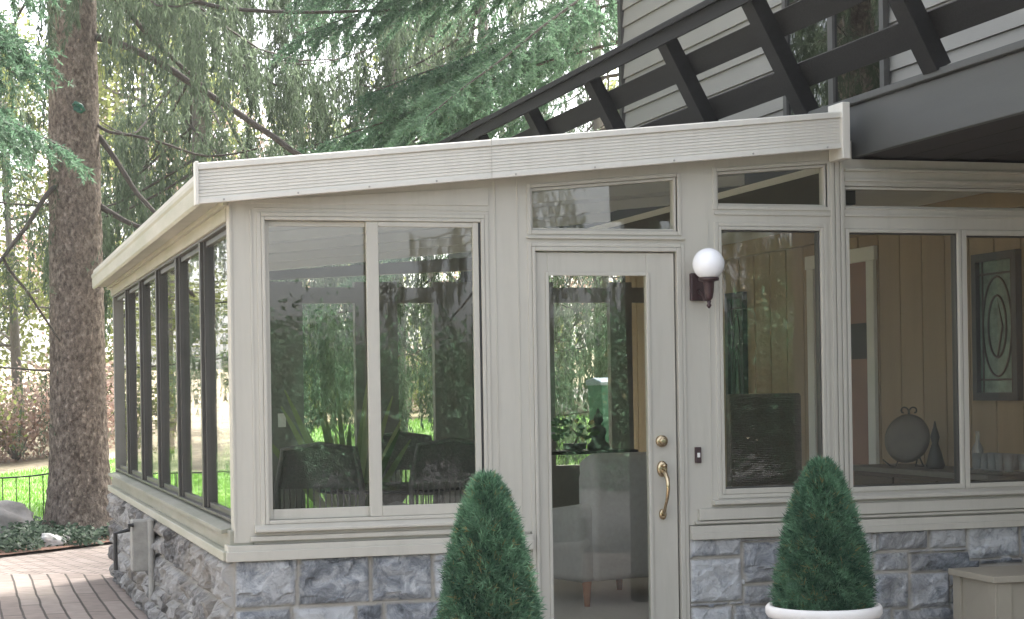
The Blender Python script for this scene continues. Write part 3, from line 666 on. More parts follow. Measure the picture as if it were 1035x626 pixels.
bell = empty('doorbell', (c.x, Y0-.007, c.z), 'small dark rectangular doorbell with a pale button beside the door', 'doorbell')
k = MB(); k.box(-.017, .017, -.015, 0, -.042, .042); k.build('bell_plate', M['purplebronze'], bell, bevel=.003)
k = MB(); k.box(-.008, .008, -.02, -.0155, -.012, .012); k.build('button', M['potwhite'], bell, bevel=.002)

# ================================================================= POTTED CONE SHRUBS
def cone_shrub(seed):
    root = empty('potted_shrub', (0, 0, 0))
    k = MB(); k.lathe([(.15, 0), (.165, .01), (.17, .05), (.205, .50), (.21, .572), (.238, .583), (.247, .597), (.247, .620), (.238, .632), (.22, .63), (.214, .60)], (0, 0, 0), 48); k.build('pot', M['potwhite'], root, smooth=True)
    k = MB(); k.lathe([(.001, .59), (.215, .59), (.215, .60), (.001, .61)], (0, 0, 0), 32, cap=False); k.build('soil', M['soil'], root)
    rg = np.random.default_rng(seed); H = .605
    def rad(t): s_ = np.clip(1-t, 0, 1); return .188*s_**.62*(1.22-.22*s_)*(1-.08*np.exp(-((t)/.08)**2))
    k = MB(); k.lathe([(max(float(rad(t_))*.72, .004), .60+H*.93*t_) for t_ in [i/14 for i in range(15)]], (0, 0, 0), 24); k.build('shrub_core', M['conecore'], root, smooth=True)
    n = 9000; t = 1-np.sqrt(1-rg.random(n)*.995); t = rg.random(n)**1.25; an = rg.random(n)*2*np.pi
    lump = 1+.035*np.sin(an*5+t*11)+.03*np.sin(an*9-t*23+2)+.05*rg.normal(size=n)+.05*np.sin(an*17+t*41)*np.sin(t*37+an*6)
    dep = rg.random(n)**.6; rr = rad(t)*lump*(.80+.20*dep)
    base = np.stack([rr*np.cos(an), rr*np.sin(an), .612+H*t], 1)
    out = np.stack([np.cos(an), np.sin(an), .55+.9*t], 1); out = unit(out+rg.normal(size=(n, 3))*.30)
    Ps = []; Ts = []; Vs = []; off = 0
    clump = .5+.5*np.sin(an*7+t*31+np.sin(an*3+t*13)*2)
    tn = np.clip(.08+.55*dep*clump+.26*rg.random(n), 0, .86); tn[rg.random(n) < .035] = .97  # lighter outer clumps, darker depths: highlights and shade put into the needle tint
    for j in range(7):
        d = unit(out+rg.normal(size=(n, 3))*.55); L = .034*(.6+.8*rg.random(n)); W = np.full(n, .0038)
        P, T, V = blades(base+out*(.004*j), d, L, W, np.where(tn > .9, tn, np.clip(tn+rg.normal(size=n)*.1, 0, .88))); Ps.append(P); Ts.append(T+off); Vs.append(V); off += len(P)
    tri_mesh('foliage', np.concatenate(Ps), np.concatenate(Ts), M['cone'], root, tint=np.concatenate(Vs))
    return root
s1 = cone_shrub(3); tag(s1, 'cone-shaped evergreen shrub left of the door, in front of the sliding window', 'shrub', 'clipped cone evergreens flanking the door')
s2 = cone_shrub(8); tag(s2, 'cone-shaped evergreen in a round white pot, right of the door', 'shrub', 'clipped cone evergreens flanking the door')
def place_at(o, px, depth):
    d_ = ray(px, 393); k_ = depth/1.0; o.location = (d_.x*k_, d_.y*k_, 0)
place_at(s2, 829, 7.85); place_at(s1, 490.5, 7.05)
s2.rotation_euler.z = 1.3; s1.scale = (.93, .93, 1.)

# ================================================================= BENCH BOX
cbx = onY(958, 573, 8.90)
bn = empty('storage_box', (cbx.x, 8.9, 0), 'taupe wooden storage box with overhanging lid against the stone wall at the lower right', 'box')
k = MB(); k.box(.0, 1.1, -.50, -.0, .525, .56); k.build('lid', M['box'], bn, bevel=.004)
k = MB(); k.box(.04, 1.06, -.46, -.02, .0, .5245); k.build('box_body', M['box'], bn, bevel=.004)
for (x0, x1, y0, y1) in ((.025, .0395, -.475, -.40), (.025, .0395, -.09, -.005), (.04, .12, -.475, -.4605), (.98, 1.06, -.475, -.4605)): k = MB(); k.box(x0, x1, y0, y1, 0, .524); k.build('corner_trim', M['box'], bn, bevel=.002)
bn.rotation_euler.z = R(-3)

# ================================================================= INTERIOR FURNITURE
def chair_slat(name, pxc, Y, rz, label):
    w = .50; x = onY(pxc, 440, Y).x
    root = empty(name, (x, Y, FZ), label, 'chair', 'dark wicker dining chairs around the table', rz)
    k = MB(); pts = [(-w/2, 0, .40), (-w/2-.01, -.03, .8), (-w/2+.03, -.06, 1.04), (0, -.085, 1.07), (w/2-.03, -.06, 1.04), (w/2+.01, -.03, .8), (w/2, 0, .40)]
    k.tube(pts, .02, 8); k.tube([(-w/2, -.02, .62), (0, -.05, .62), (w/2, -.02, .62)], .012, 8); k.build('back_frame', M['wicker'], root, smooth=True)
    k = MB(); k.add([(-w/2, -.03, .80), (w/2, -.03, .80), (w/2-.03, -.06, 1.04), (0, -.085, 1.06), (-w/2+.03, -.06, 1.04), (-w/2, -.015, .80), (w/2, -.015, .80), (w/2-.03, -.045, 1.04), (0, -.07, 1.06), (-w/2+.03, -.045, 1.04)],
                    [(0, 1, 2, 3, 4), (9, 8, 7, 6, 5), (0, 5, 6, 1)]); k.build('back_panel', M['wicker'], root)
    k = MB()
    for i in range(13): xx = -w/2+.03+i*(w-.06)/12; k.tube([(xx, -.02, .42), (xx, -.035, .80)], .006, 6)
    k.build('back_slats', M['wicker'], root)
    k = MB(); k.box(-w/2, w/2, 0, .48, .38, .43); k.build('seat', M['wicker2'], root, bevel=.02)
    for sx in (-1, 1):
        for y_ in (.02, .45): k = MB(); k.tube([(sx*(w/2-.02), y_, 0), (sx*(w/2-.02), y_, .38)], [.014, .02], 8); k.build('leg', M['wicker'], root)
        k = MB(); k.tube([(sx*w/2, -.02, .64), (sx*(w/2+.03), .2, .66), (sx*(w/2+.02), .42, .63), (sx*(w/2), .44, .42)], .016, 8); k.build('armrest', M['wicker'], root, smooth=True)
    return root
chair_slat('dining_chair', 322, 11.2, R(-8), 'dark wicker armchair with slatted back behind the left sash')
chair_slat('dining_chair', 452, 11.5, R(6), 'dark wicker armchair with slatted back behind the right sash')
chair_slat('dining_chair', 405, 13.4, R(170), 'dark wicker chair on the far side of the dining table')
tx = onY(395, 470, 12.4).x
tb = empty('dining_table', (tx, 12.35, FZ), 'round dark dining table between the wicker chairs', 'table')
k = MB(); k.lathe([(.001, .71), (.52, .71), (.54, .72), (.54, .735), (.52, .74), (.001, .74)], n=48, cap=False); k.build('tabletop', M['tabletop'], tb)
k = MB(); k.lathe([(.25, 0), (.24, .03), (.06, .06), (.05, .6), (.12, .7), (.12, .709)], n=24); k.build('pedestal', M['wicker'], tb)
def leafblade(mb, base, d, L, w, bend=.3, seg=7):
    d = Vector(d).normalized(); side = d.cross(Vector((0, 1, 0.01))).normalized()
    if random.random() < .5: side = (side+Vector((0, random.uniform(-.5, .5), 0))).normalized()
    nv = len(mb.v); vs = []
    for i in range(seg+1):
        t_ = i/seg; c_ = Vector(base)+d*L*t_+Vector((d.x*bend*L*t_*t_, d.y*bend*L*t_*t_, -bend*.5*L*t_*t_)); ww = w*math.sin(math.pi*min(.97, .12+t_*.85))**.7*.5
        vs += [c_-side*ww, c_+side*ww]
    mb.add(vs, [(2*i, 2*i+1, 2*i+3, 2*i+2) for i in range(seg)])
def tint_obj(o, per=16):
    n = len(o.data.vertices); a = o.data.attributes.new('tint', 'FLOAT', 'POINT'); v = np.repeat(rng.random(n//per+1), per)[:n]; a.data.foreach_set('value', v.astype(np.float32))
c = onY(352, 445, 12.9)
sp = empty('sword_plant', (c.x, 12.9, FZ), 'tall spiky sword-leaved potted plant standing behind the left wicker chair', 'plant')
k = MB(); k.lathe([(.11, 0), (.13, .02), (.17, .34), (.18, .36), (.165, .37), (.15, .34)], n=28); k.build('pot', M['greyplate'], sp, smooth=True)
st = MB(); st.lathe([(.15, .0), (.15, .33), (.001, .34)], n=20, cap=False)
k = MB()
for (tx_, tz_, L) in ((-.42, 1, .95), (-.15, 1, .8), (.05, 1, .85), (.2, 1, .75), (.34, 1, .7), (-.28, 1, .7), (-.03, 1, 1.0), (.12, 1, .95), (.5, 1, .65), (-.55, 1, .6), (.27, 1, .95), (-.1, 1, .6), (-.35, 1, 1.05), (.4, 1, .8), (.15, 1, 1.1), (-.2, 1, .9), (-.62, 1, .9), (0, 1, .7)):
    leafblade(k, (tx_*.1, random.uniform(-.05, .05), .36), (tx_, random.uniform(-.25, .25), tz_), L*.95+.2, .052, .12)
o = k.build('leaves', M['snake'], sp); tint_obj(o)
sp.location.z = FZ
# plant on the ledge to the right of the left sash
# armchair
def softbox(mb, x0, x1, y0, y1, z0, z1): mb.box(x0, x1, y0, y1, z0, z1)
def soft(mb, name, m, root, bev=.05):
    o = mb.build(name, m, root, bevel=bev); o.modifiers['bevel'].segments = 4; o.data.polygons.foreach_set('use_smooth', [True]*len(o.data.polygons)); return o
def armchair(px, Y, rz, label):
    x = onY(px, 500, Y).x; root = empty('armchair', (x, Y, FZ), label, 'armchair', None, rz); w = .84
    k = MB(); k.prismx([(-.42, .16), (-.30, .16), (-.22, .92), (-.36, .98), (-.45, .94)], -w/2+.10, w/2-.10); soft(k, 'backrest', M['uph'], root, .045)
    k = MB(); k.box(-w/2+.11, w/2-.11, -.28, .40, .16, .44); soft(k, 'seat', M['uph'], root, .04)
    for s_ in (-1, 1):
        k = MB(); a, b = sorted((s_*w/2, s_*(w/2-.15))); k.prismx([(-.40, .15), (.42, .15), (.42, .56), (-.40, .66)], a, b); soft(k, 'armrest', M['uph'], root, .055)
        for y_ in (-.36, .34): k = MB(); k.tube([(s_*(w/2-.08), y_, .0), (s_*(w/2-.08), y_, .16)], [.018, .032], 10); k.build('leg', M['orangewood'], root)
    k = MB(); k.box(-.24, .24, -.21, -.07, .46, .86); soft(k, 'back_cushion', M['uph'], root, .06)
    return root
armchair(608, 11.5, R(12), 'pale grey upholstered armchair with wooden legs seen through the glass door')
# low ledge table with plant and statue
lt = onY(590, 455, 14.6)
ct = empty('side_table', (lt.x, 14.6, FZ), 'low dark table by the rear windows holding the plant and figurine', 'table')
zt = lt.z-FZ; k = MB(); k.box(-.42, .42, -.18, .18, zt-.03, zt); k.build('tabletop', M['tabletop'], ct, bevel=.004)
for sx in (-.38, .38):
    for sy in (-.15, .15): k = MB(); k.tube([(sx, sy, 0), (sx, sy, zt-.03)], .018, 8); k.build('leg', M['black'], ct)
c = onY(581, 452, 14.55)
pp = empty('small_plant', (c.x, 14.55, FZ+zt), 'small leafy bonsai-like plant on the low table by the rear windows', 'plant')
k = MB(); k.lathe([(.05, 0), (.09, .01), (.10, .06), (.09, .06), (.001, .055)], n=20, cap=False); k.build('pot', M['statue'], pp)
k = MB()
for i in range(70):
    a = random.random()*6.28; r_ = random.random()**.5*.19; z_ = .09+random.random()*.15
    leafblade(k, (r_*math.cos(a), r_*math.sin(a)*.6, z_), (math.cos(a), math.sin(a), random.uniform(-.2, .8)), .07, .03, .1, 3)
o = k.build('leaves', M['leafdark'], pp); tint_obj(o, 8)
k = MB(); k.tube([(0, 0, .05), (.03, 0, .12), (-.04, .0, .2)], [.012, .009, .005], 6); k.build('stem', M['darkwood'], pp)
c = onY(605, 452, 14.5)
fg = empty('figurine', (c.x, 14.5, FZ+zt), 'dark seated meditating figurine silhouetted against the green lawn', 'figurine')
k = MB(); k.lathe([(.085, 0), (.095, .02), (.09, .05), (.06, .075), (.055, .11), (.068, .15), (.06, .185), (.025, .20), (.022, .215), (.038, .235), (.042, .26), (.034, .29), (.018, .305), (.014, .325), (.003, .35)], n=24); k.build('figure_body', M['statue'], fg, smooth=True)
# tall wicker chair in the right window
def tallchair():
    a, b = onY(736, 450, 10.3), onY(808, 450, 10.3); zt = onY(770, 398, 10.3).z-FZ; w = b.x-a.x
    root = empty('high_back_chair', ((a.x+b.x)/2, 10.3, FZ), 'tall brown wicker high-back chair behind the window right of the door', 'chair')
    k = MB(); k.box(-w/2, w/2, -.03, .025, .72, zt)
    k.build('backrest', M['wicker2'], root, bevel=.012)
    k = MB()
    nrow = 54
    for i in range(nrow): z_ = .74+(zt-.76)*i/(nrow-1); k.tube([(-w/2+.004, -.036, z_), (w/2-.004, -.036, z_)], .0048, 6)
    k.build('woven_strands', M['wicker2'], root)
    k = MB(); k.box(-w/2, w/2, .025, .42, .66, .72); k.build('seat', M['wicker2'], root, bevel=.015)
    for sx in (-1, 1):
        for y_ in (0, .39): k = MB(); k.box(sx*(w/2-.025)-.02, sx*(w/2-.025)+.02, y_-.02, y_+.02, 0, .66); k.build('leg', M['wicker'], root)
    k = MB(); k.box(-w/2+.04, w/2-.04, -.01, .01, .25, .28); k.build('stretcher', M['wicker'], root)
tallchair()
# sideboard along the house wall
sy0, sy1 = 9.45, onX(857, 470, 5.72).y; sz = onX(910, 474, 5.72).z
sb = empty('sideboard', (5.72, sy0, FZ), 'low dark sideboard with pale top along the tan panelled wall', 'sideboard')
k = MB(); k.box(0, .44, 0, sy1-sy0, sz-FZ-.035, sz-FZ); k.build('sideboard_top', M['greyplate'], sb, bevel=.005)
k = MB(); k.box(.03, .43, .03, sy1-sy0-.03, .06, sz-FZ-.036); k.build('cabinet', M['darkwood'], sb, bevel=.004)
for i in range(3):
    k = MB(); a = .05+i*(sy1-sy0-.1)/3; k.box(.012, .0295, a+.01, a+(sy1-sy0-.1)/3-.01, .09, sz-FZ-.06); dr_ = k.build('cabinet_door', M['darkwood'], sb, bevel=.004)
# plate on scroll stand
pc_ = onX(912, 440, 5.85)
pl = empty('display_plate', (5.88, pc_.y, sz), 'round grey charger plate on a scrolled iron stand on the sideboard', 'plate', None, R(-55))
k = MB(); prof = [(.001, .012), (.10, .010), (.13, .0), (.155, -.012), (.16, -.008), (.135, .012), (.10, .024), (.001, .024)]
k.lathe(prof, n=40, cap=False); o = k.build('plate', M['greyplate'], pl, smooth=True); o.rotation_euler = (R(80), 0, 0); o.location = (0, 0, .185)
k = MB()
for s_ in (-1, 1):
    pts = [(s_*.003, .04, .30)]
    for i in range(22): a = i/21*4.4; rr = .034*(1-i/30); pts.append((s_*(.036-rr*math.cos(a)), .04, .36+rr*math.sin(a)))
    k.tube(pts, .005, 6); k.tube([(s_*.1, .04, .0), (s_*.09, -.06, .01), (s_*.12, -.1, .05)], .005, 6); k.tube([(s_*.1, .04, 0), (0, .045, .2), (s_*.003, .04, .30)], .005, 6)
k.build('scroll_stand', M['black'], pl)
gt = onX(1008, 470, 5.9)
tr_ = empty('serving_tray', (5.92, gt.y, sz), 'tray holding clear glasses at the near end of the sideboard', 'tray')
k = MB(); k.box(-.12, .12, -.22, .22, 0, .015); k.build('tray_base', M['greyplate'], tr_, bevel=.003)
gm2, nt, b = newmat('clear_tumbler'); b.inputs['Base Color'].default_value = (.9, .92, .92, 1); b.inputs['Roughness'].default_value = .05; b.inputs['Transmission Weight'].default_value = .8
first = None
for i in range(5):
    for j in range(2):
        if first is None:
            k = MB(); k.lathe([(.026, 0), (.028, .004), (.032, .10), (.030, .10), (.026, .008), (.001, .008)], n=16, cap=False); g_ = first = k.build('tumbler', gm2, None, smooth=True)
        else: g_ = first.copy(); COL.objects.link(g_)
        g_.location = (5.92-.05+.1*j, gt.y-.17+.085*i, sz+.015); tag(g_, 'clear drinking glass standing on the tray on the sideboard', 'glass', 'clear glasses on the tray')
k = MB(); k.lathe([(.03, 0), (.035, .01), (.035, .14), (.012, .18), (.012, .24), (.016, .245)], n=16); bo = k.build('bottle', gm2, None, smooth=True); bo.location = (5.95, gt.y+.30, sz); tag(bo, 'slender clear glass bottle beside the tray of glasses', 'bottle')
k = MB(); k.lathe([(.05, 0), (.06, .02), (.04, .10), (.02, .16), (.03, .20), (.012, .26), (.004, .30)], n=20); bo = k.build('figurine', M['statue'], None, smooth=True); bo.location = (5.9, onX(945, 440, 5.9).y, sz); tag(bo, 'dark pointed ornament on the sideboard right of the round plate', 'ornament')

# ================================================================= UTILITY CONDUIT on the left stone wall
uy = 12.4
uc = empty('utility_box', (XL-.09, uy, .30), 'weathered pale upright utility box with black bracket on the left stone wall', 'utility box')
k = MB(); k.box(-.10, .05, 0, .16, .10, .44); k.build('box_body', M['conduit'], uc, bevel=.01)
k = MB(); k.tube([(.02, -.03, -.1), (.02, -.03, .44)], .022, 10); k.build('pipe', M['conduit'], uc)
k = MB(); k.tube([(-.09, -.01, .41), (-.12, -.01, .41), (-.12, -.01, .38), (-.21, -.01, .36), (-.21, -.01, .12)], .014, 8); k.build('bracket', M['black'], uc)

# ================================================================= GROUND
def sstep(a, b, x): t_ = np.clip((x-a)/(b-a), 0, 1); return t_*t_*(3-2*t_)
def gz_(x, y):
    x = np.asarray(x, float); y = np.asarray(y, float)
    rise = .15+.85*sstep(-1, 8, x)
    return sstep(20.5, 33, y)*rise+np.clip(y-33, 0, 60)*.045*(1)+ .0
gxs = np.concatenate([np.linspace(-120, -14, 18), np.linspace(-12, 24, 73), np.linspace(26, 120, 16)])
gys = np.concatenate([np.linspace(-80, -10, 12), np.linspace(-8, 45, 107), np.linspace(48, 160, 24)])
GX, GY = np.meshgrid(gxs, gys); GZ = gz_(GX, GY)
for i in range(GZ.shape[0]):
    for j in range(GZ.shape[1]):
        if GY[i, j] > 20 or abs(GX[i, j]) > 14: GZ[i, j] += .06*noise.noise(Vector((GX[i, j]*.3, GY[i, j]*.3, 0)))*min(1, max(GY[i, j]-20, abs(GX[i, j])-14)/4)
nx = len(gxs); P = np.stack([GX.ravel(), GY.ravel(), GZ.ravel()-.012], 1)
T = np.array([(j*nx+i, j*nx+i+1, (j+1)*nx+i+1, (j+1)*nx+i) for j in range(len(gys)-1) for i in range(nx-1)])
g = tri_mesh('ground', P, T, M['litter']); tag(g, 'leaf-littered ground under the trees', None, None, 'structure')
def sheet(name, outline, z, m, label):
    me = bpy.data.meshes.new(name); me.from_pydata([(x, y, z) for x, y in outline], [], [tuple(range(len(outline)))]); me.materials.append(m); me.update()
    o = bpy.data.objects.new(name, me); COL.objects.link(o); tag(o, label, None, None, 'structure'); return o
sheet('path', [(-3.2, 16.9), (-3.2, -3), (9, -3), (9, 8.9), (XL+.1, 8.9), (XL+.1, 16.3), (.9, 16.7), (.2, 16.95), (-.8, 17.0)], .004, M['brick'], 'brick path with long dark joints beside the stone wall')
sheet('paved_path', [(-6, 16.2), (-.8, 16.7), (.9, 16.0), (XL, 15.5), (2.6, 15.5), (2.8, 18.2), (2.3, 19.6), (1.6, 19.9), (.6, 19.3), (-1.5, 18.7), (-6, 18.4)], 0.0, M['brick2'], 'small pale pavers curving past the tree bed')
sheet('added_dark_ground', [(-14, 1.5), (-14, -40), (26, -40), (26, 1.5)], .010, mat('asphalt', (.05, .05, .05), .95, .2, 8, .4, 90), 'dark asphalt sheet added out of view to darken the window reflections')  # unseen ground sheet added so the windows mirror something dark
k = MB(); k.box(2.6, 3.9, 8.3, 8.94, .005, .15); o = k.build('step', M['stonefloor'], None, bevel=.01); tag(o, 'stone step below the door', None, None, 'structure')
# lawn
lx = np.linspace(-14, 16, 61); ly = np.linspace(22.8, 32, 24); LX, LY = np.meshgrid(lx, ly); LZ = gz_(LX, LY)+.05
P = np.stack([LX.ravel(), LY.ravel(), LZ.ravel()], 1); T = np.array([(j*61+i, j*61+i+1, (j+1)*61+i+1, (j+1)*61+i) for j in range(23) for i in range(60)])
lawn = tri_mesh('lawn', P, T, mat('lawn_soil', (.14, .25, .06), .9, .25, 3)); tag(lawn, 'bright green lawn beyond the fence', None, None, 'structure')
n = 70000; bx_ = rng.uniform(-8, 13, n); by_ = rng.uniform(22.8, 32, n); base = np.stack([bx_, by_, gz_(bx_, by_)+.045], 1)
dirs = unit(np.stack([rng.normal(0, .35, n), rng.normal(0, .35, n), np.ones(n)], 1))
P, T, V = blades(base, dirs, rng.uniform(.05, .10, n), np.full(n, .012), rng.random(n)); o = tri_mesh('grass', P, T, M['grass'], tint=V); tag(o, 'short bright grass blades on the lawn', 'grass', None, 'stuff')
# mulch bed round the big tree
bed = [(-6, 17.8), (-1.5, 18.0), (.35, 18.65), (.9, 19.15), (1.6, 19.9), (2.4, 19.7), (3.4, 19.8), (3.4, 22.6), (-6, 22.6)]
sheet('mulch_bed', bed, .03, M['mulch'], 'reddish mulch bed at the foot of the tree')
bh = lambda x: 18.55+.18*(x+1.5)+np.clip(x-.6, 0, 1)*.3
def leaves_quads(base, nrm, size, tint):
    n = len(base); r1 = unit(np.cross(nrm, rng.normal(size=(n, 3)))); r2 = np.cross(nrm, r1); s_ = size.reshape(-1, 1)
    P = np.empty((n, 4, 3)); P[:, 0] = base-r1*s_; P[:, 1] = base-r2*s_*.6; P[:, 2] = base+r1*s_; P[:, 3] = base+r2*s_*.6
    return P.reshape(-1, 3), np.arange(n*4).reshape(n, 4), np.repeat(tint, 4)
n = 26000; bx_ = rng.uniform(-5, 3.3, n); by_ = bh(bx_)+.0+rng.random(n)**1.1*2.9
keep = np.array([noise.noise(Vector((x*1.6, y*1.6, 3)))+.35*min(1, (y-bh(x))/.8)+.25 > .0+.6*max(0, (x-.7))*max(0, 1-(y-bh(x))/1.4) for x, y in zip(bx_, by_)]); bx_, by_ = bx_[keep], by_[keep]; n = len(bx_)
hh = np.array([.05+.16*max(0, noise.noise(Vector((x*2.3, y*2.3, 7)))+.35) for x, y in zip(bx_, by_)]); bz = .03+rng.random(n)*hh*1.3
nr = unit(np.stack([rng.normal(0, .6, n), rng.normal(-.5, .6, n), np.ones(n)], 1))
P, T, V = leaves_quads(np.stack([bx_, by_, bz], 1), nr, rng.uniform(.022, .042, n), np.clip(rng.random(n)**2, 0, 1)); o = tri_mesh('ivy', P, T, M['ivy'], tint=V); tag(o, 'dark ivy ground cover around the tree foot', 'ground cover', None, 'stuff')
# rocks
def rock(name, x, y, z, sx, sy, sz, seed, m, label, group=None):
    b = bmesh.new(); bmesh.ops.create_icosphere(b, subdivisions=4, radius=1)
    for v in b.verts:
        p = v.co.copy(); q = noise.fractal(p*1.1+Vector((seed, 0, 0)), 1., 2., 4)*.32; dd, pt = noise.voronoi(p*1.6+Vector((0, seed, 0)), distance_metric='DISTANCE', exponent=2.5); v.co = p*(1+q-.18*dd[0])
        v.co.x *= sx; v.co.y *= sy; v.co.z *= sz
    me = bpy.data.meshes.new(name); b.to_mesh(me); b.free(); me.materials.append(m); o = bpy.data.objects.new(name, me); COL.objects.link(o); o.location = (x, y, z)
    me.polygons.foreach_set('use_smooth', [True]*len(me.polygons)); tag(o, label, 'rock', group); return o
c = onY(8, 520, 20.6); rock('boulder', c.x-.1, 20.8, .12, .5, .45, .36, 3, M['rock'], 'large pale boulder in the ivy left of the tree trunk')
c = onY(50, 536, 19.6); rock('boulder', c.x, 19.6, .06, .16, .14, .11, 9, M['rockwhite'], 'small white rock in the ivy at the foot of the trunk')
c = onY(88, 541, 19.5); rock('boulder', c.x-.25, 19.75, .05, .11, .10, .09, 14, M['rockwhite'], 'smallest pale rock, just right of the white rock in the ivy')
for i, (px, py, Y, s_) in enumerate(((590, 410, 33.5, .48), (568, 415, 33.2, .42), (548, 416, 33.8, .45))):
    c = onY(px, py, Y); rock('boulder', c.x, Y, gz_(c.x, Y)+s_*.4, s_*1.2, s_, s_*.75, 20+i*5, M['rock'], ['tan boulder at the far lawn edge beside the green bin', 'middle tan boulder at the far lawn edge', 'tan boulder hidden furthest left at the far lawn edge'][i])
# green bin outside
c = onY(617, 420, 22.5); bz = float(gz_(c.x, 22.5)); ztop = onY(612, 385, 22.5).z
c = onY(619, 420, 22.5)
bi = empty('wheeled_bin', (c.x, 22.5, bz), 'tall green wheeled bin with pale lid on the lawn, seen through the door', 'bin'); Hb = ztop-bz-.06
k = MB(); k.add([(-.22, -.24, .05), (.22, -.24, .05), (.22, .24, .05), (-.22, .24, .05), (-.29, -.32, Hb), (.29, -.32, Hb), (.29, .32, Hb), (-.29, .32, Hb)], [(3, 2, 1, 0), (4, 5, 6, 7), (0, 1, 5, 4), (1, 2, 6, 5), (2, 3, 7, 6), (3, 0, 4, 7)]); k.build('bin_body', M['bin'], bi, bevel=.02)
k = MB(); k.prismx([(-.35, Hb+.002), (.34, Hb+.002), (.34, Hb+.07), (0, Hb+.10), (-.35, Hb+.05)], -.31, .31); k.build('lid', M['binlid'], bi, bevel=.015)
for s_ in (-1, 1): 
    k = MB(); k.tube([(s_*.20, .26, .10), (s_*.26, .26, .10)], .10, 16); k.build('wheel', M['black'], bi)
k = MB(); k.tube([(-.22, .36, Hb-.02), (-.22, .40, Hb), (.22, .40, Hb), (.22, .36, Hb-.02)], .014, 8); k.build('handle', M['bin'], bi)
bi.scale = (.85, .85, 1)
# wire fence at the left
fx1 = onY(97, 480, 21.2).x
fe = empty('garden_fence', (fx1, 21.2, 0), 'thin black iron picket fence with curved top between tree and lawn', 'fence')
ps = [(fx1-.6*0, 1.0)]
k = MB(); k.tube([(0, 0, 0), (0, 0, onY(97, 462, 21.2).z)], .018, 8); k.lathe([(.012, 0), (.028, .03), (.012, .07), (.003, .12)], (0, 0, onY(97, 462, 21.2).z), 10); k.build('fence_post', M['black'], fe)
zT = onY(50, 482, 21.2).z
def topz(x): return zT+.10*math.exp(-((x+.0)/.5)**2)
k = MB(); k.tube([(-x*.1, 0, topz(-x*.1)) for x in range(0, 60)], .009, 6); k.tube([(0, 0, .14), (-5.9, 0, .14)], .009, 6); k.build('fence_rail', M['black'], fe)
for i in range(1, 40):
    k = MB() if i == 1 else None
    x = -i*.145
    k = MB(); k.tube([(x, 0, .02), (x, 0, topz(x)+.0)], .006, 5); k.build('fence_picket', M['black'], fe)

# ================================================================= TREES
def fan_parts(seed, H, zmin, rtrunk, L0, nlimb, azr, **_):
    # boughs with flat sprays of densely needled twigs
    rd = random.Random(seed); rg = np.random.default_rng(seed); tr = MB(); tr.tube([(0, 0, -.2), (0, 0, .3), (0, 0, H*.5), (.05, 0, H+1.5)], [rtrunk*1.35, rtrunk, rtrunk*.62, .02], 12)
    lim = MB(); B = []; D = []; LL = []; TT = []
    def needles(p, q, tint, ln, dens):
        v = q-p; L = np.linalg.norm(v); 
        if L < .02: return
        m_ = int(L*dens); t_ = rg.random((m_, 1)); u = v/L; B.append(p+v*t_); D.append(unit(u*.9+rg.normal(size=(m_, 3))*.55)); LL.append(ln*rg.uniform(.7, 1.2, m_)); TT.append(np.clip(tint+.22*t_[:, 0]+rg.normal(size=m_)*.07, 0, 1))
    for i in range(nlimb):
        z = zmin+(H-zmin)*((i+rd.random())/nlimb); az = rd.uniform(*azr); f_ = 1-(z-zmin)/(H+1.5-zmin); L = L0*(.4+.6*f_)*rd.uniform(.8, 1.2)
        u = np.array([math.cos(az), math.sin(az), 0.]); s_ = np.array([-u[1], u[0], 0.]); dr = rd.uniform(.25, .6)*L
        pt = lambda t_: np.array([0, 0, z])+u*L*t_+np.array([0, 0, -dr*t_**1.4+.12*L*max(0, t_-.7)])
        lim.tube([tuple(pt(j/7)) for j in range(8)], [.02*(1-j/8)+.004 for j in range(8)], 5); base = .25+.35*rd.random()
        nb = int(min(L, 3.6)*13)
        for j in range(nb):
            t_ = .2+.8*j/nb; p = pt(t_); sd_ = 1 if j % 2 else -1; bl = L*.30*(1.15-t_)+.22; bl *= rd.uniform(.7, 1.2)
            dd = unit((u*.75+s_*sd_*rd.uniform(.5, 1)+np.array([0, 0, rd.uniform(-.55, -.1)])).reshape(1, 3))[0]
            q = p+dd*bl+np.array([0, 0, -.25*bl]); needles(p, q, base, .06, 170)
            for k_ in range(int(bl*11)):
                a_ = p+(q-p)*rd.uniform(.15, 1); d2 = unit((dd*.8+s_*rd.uniform(-.7, .7)+np.array([0, 0, rd.uniform(-1.1, -.1)])).reshape(1, 3))[0]; needles(a_, a_+d2*rd.uniform(.10, .28), base+.1, .055, 170)
    b = np.concatenate(B); l = np.concatenate(LL)
    return tr, lim, blades(b, np.concatenate(D), l, np.full(len(b), .012)*rg.uniform(.7, 1.3, len(b)), np.concatenate(TT))
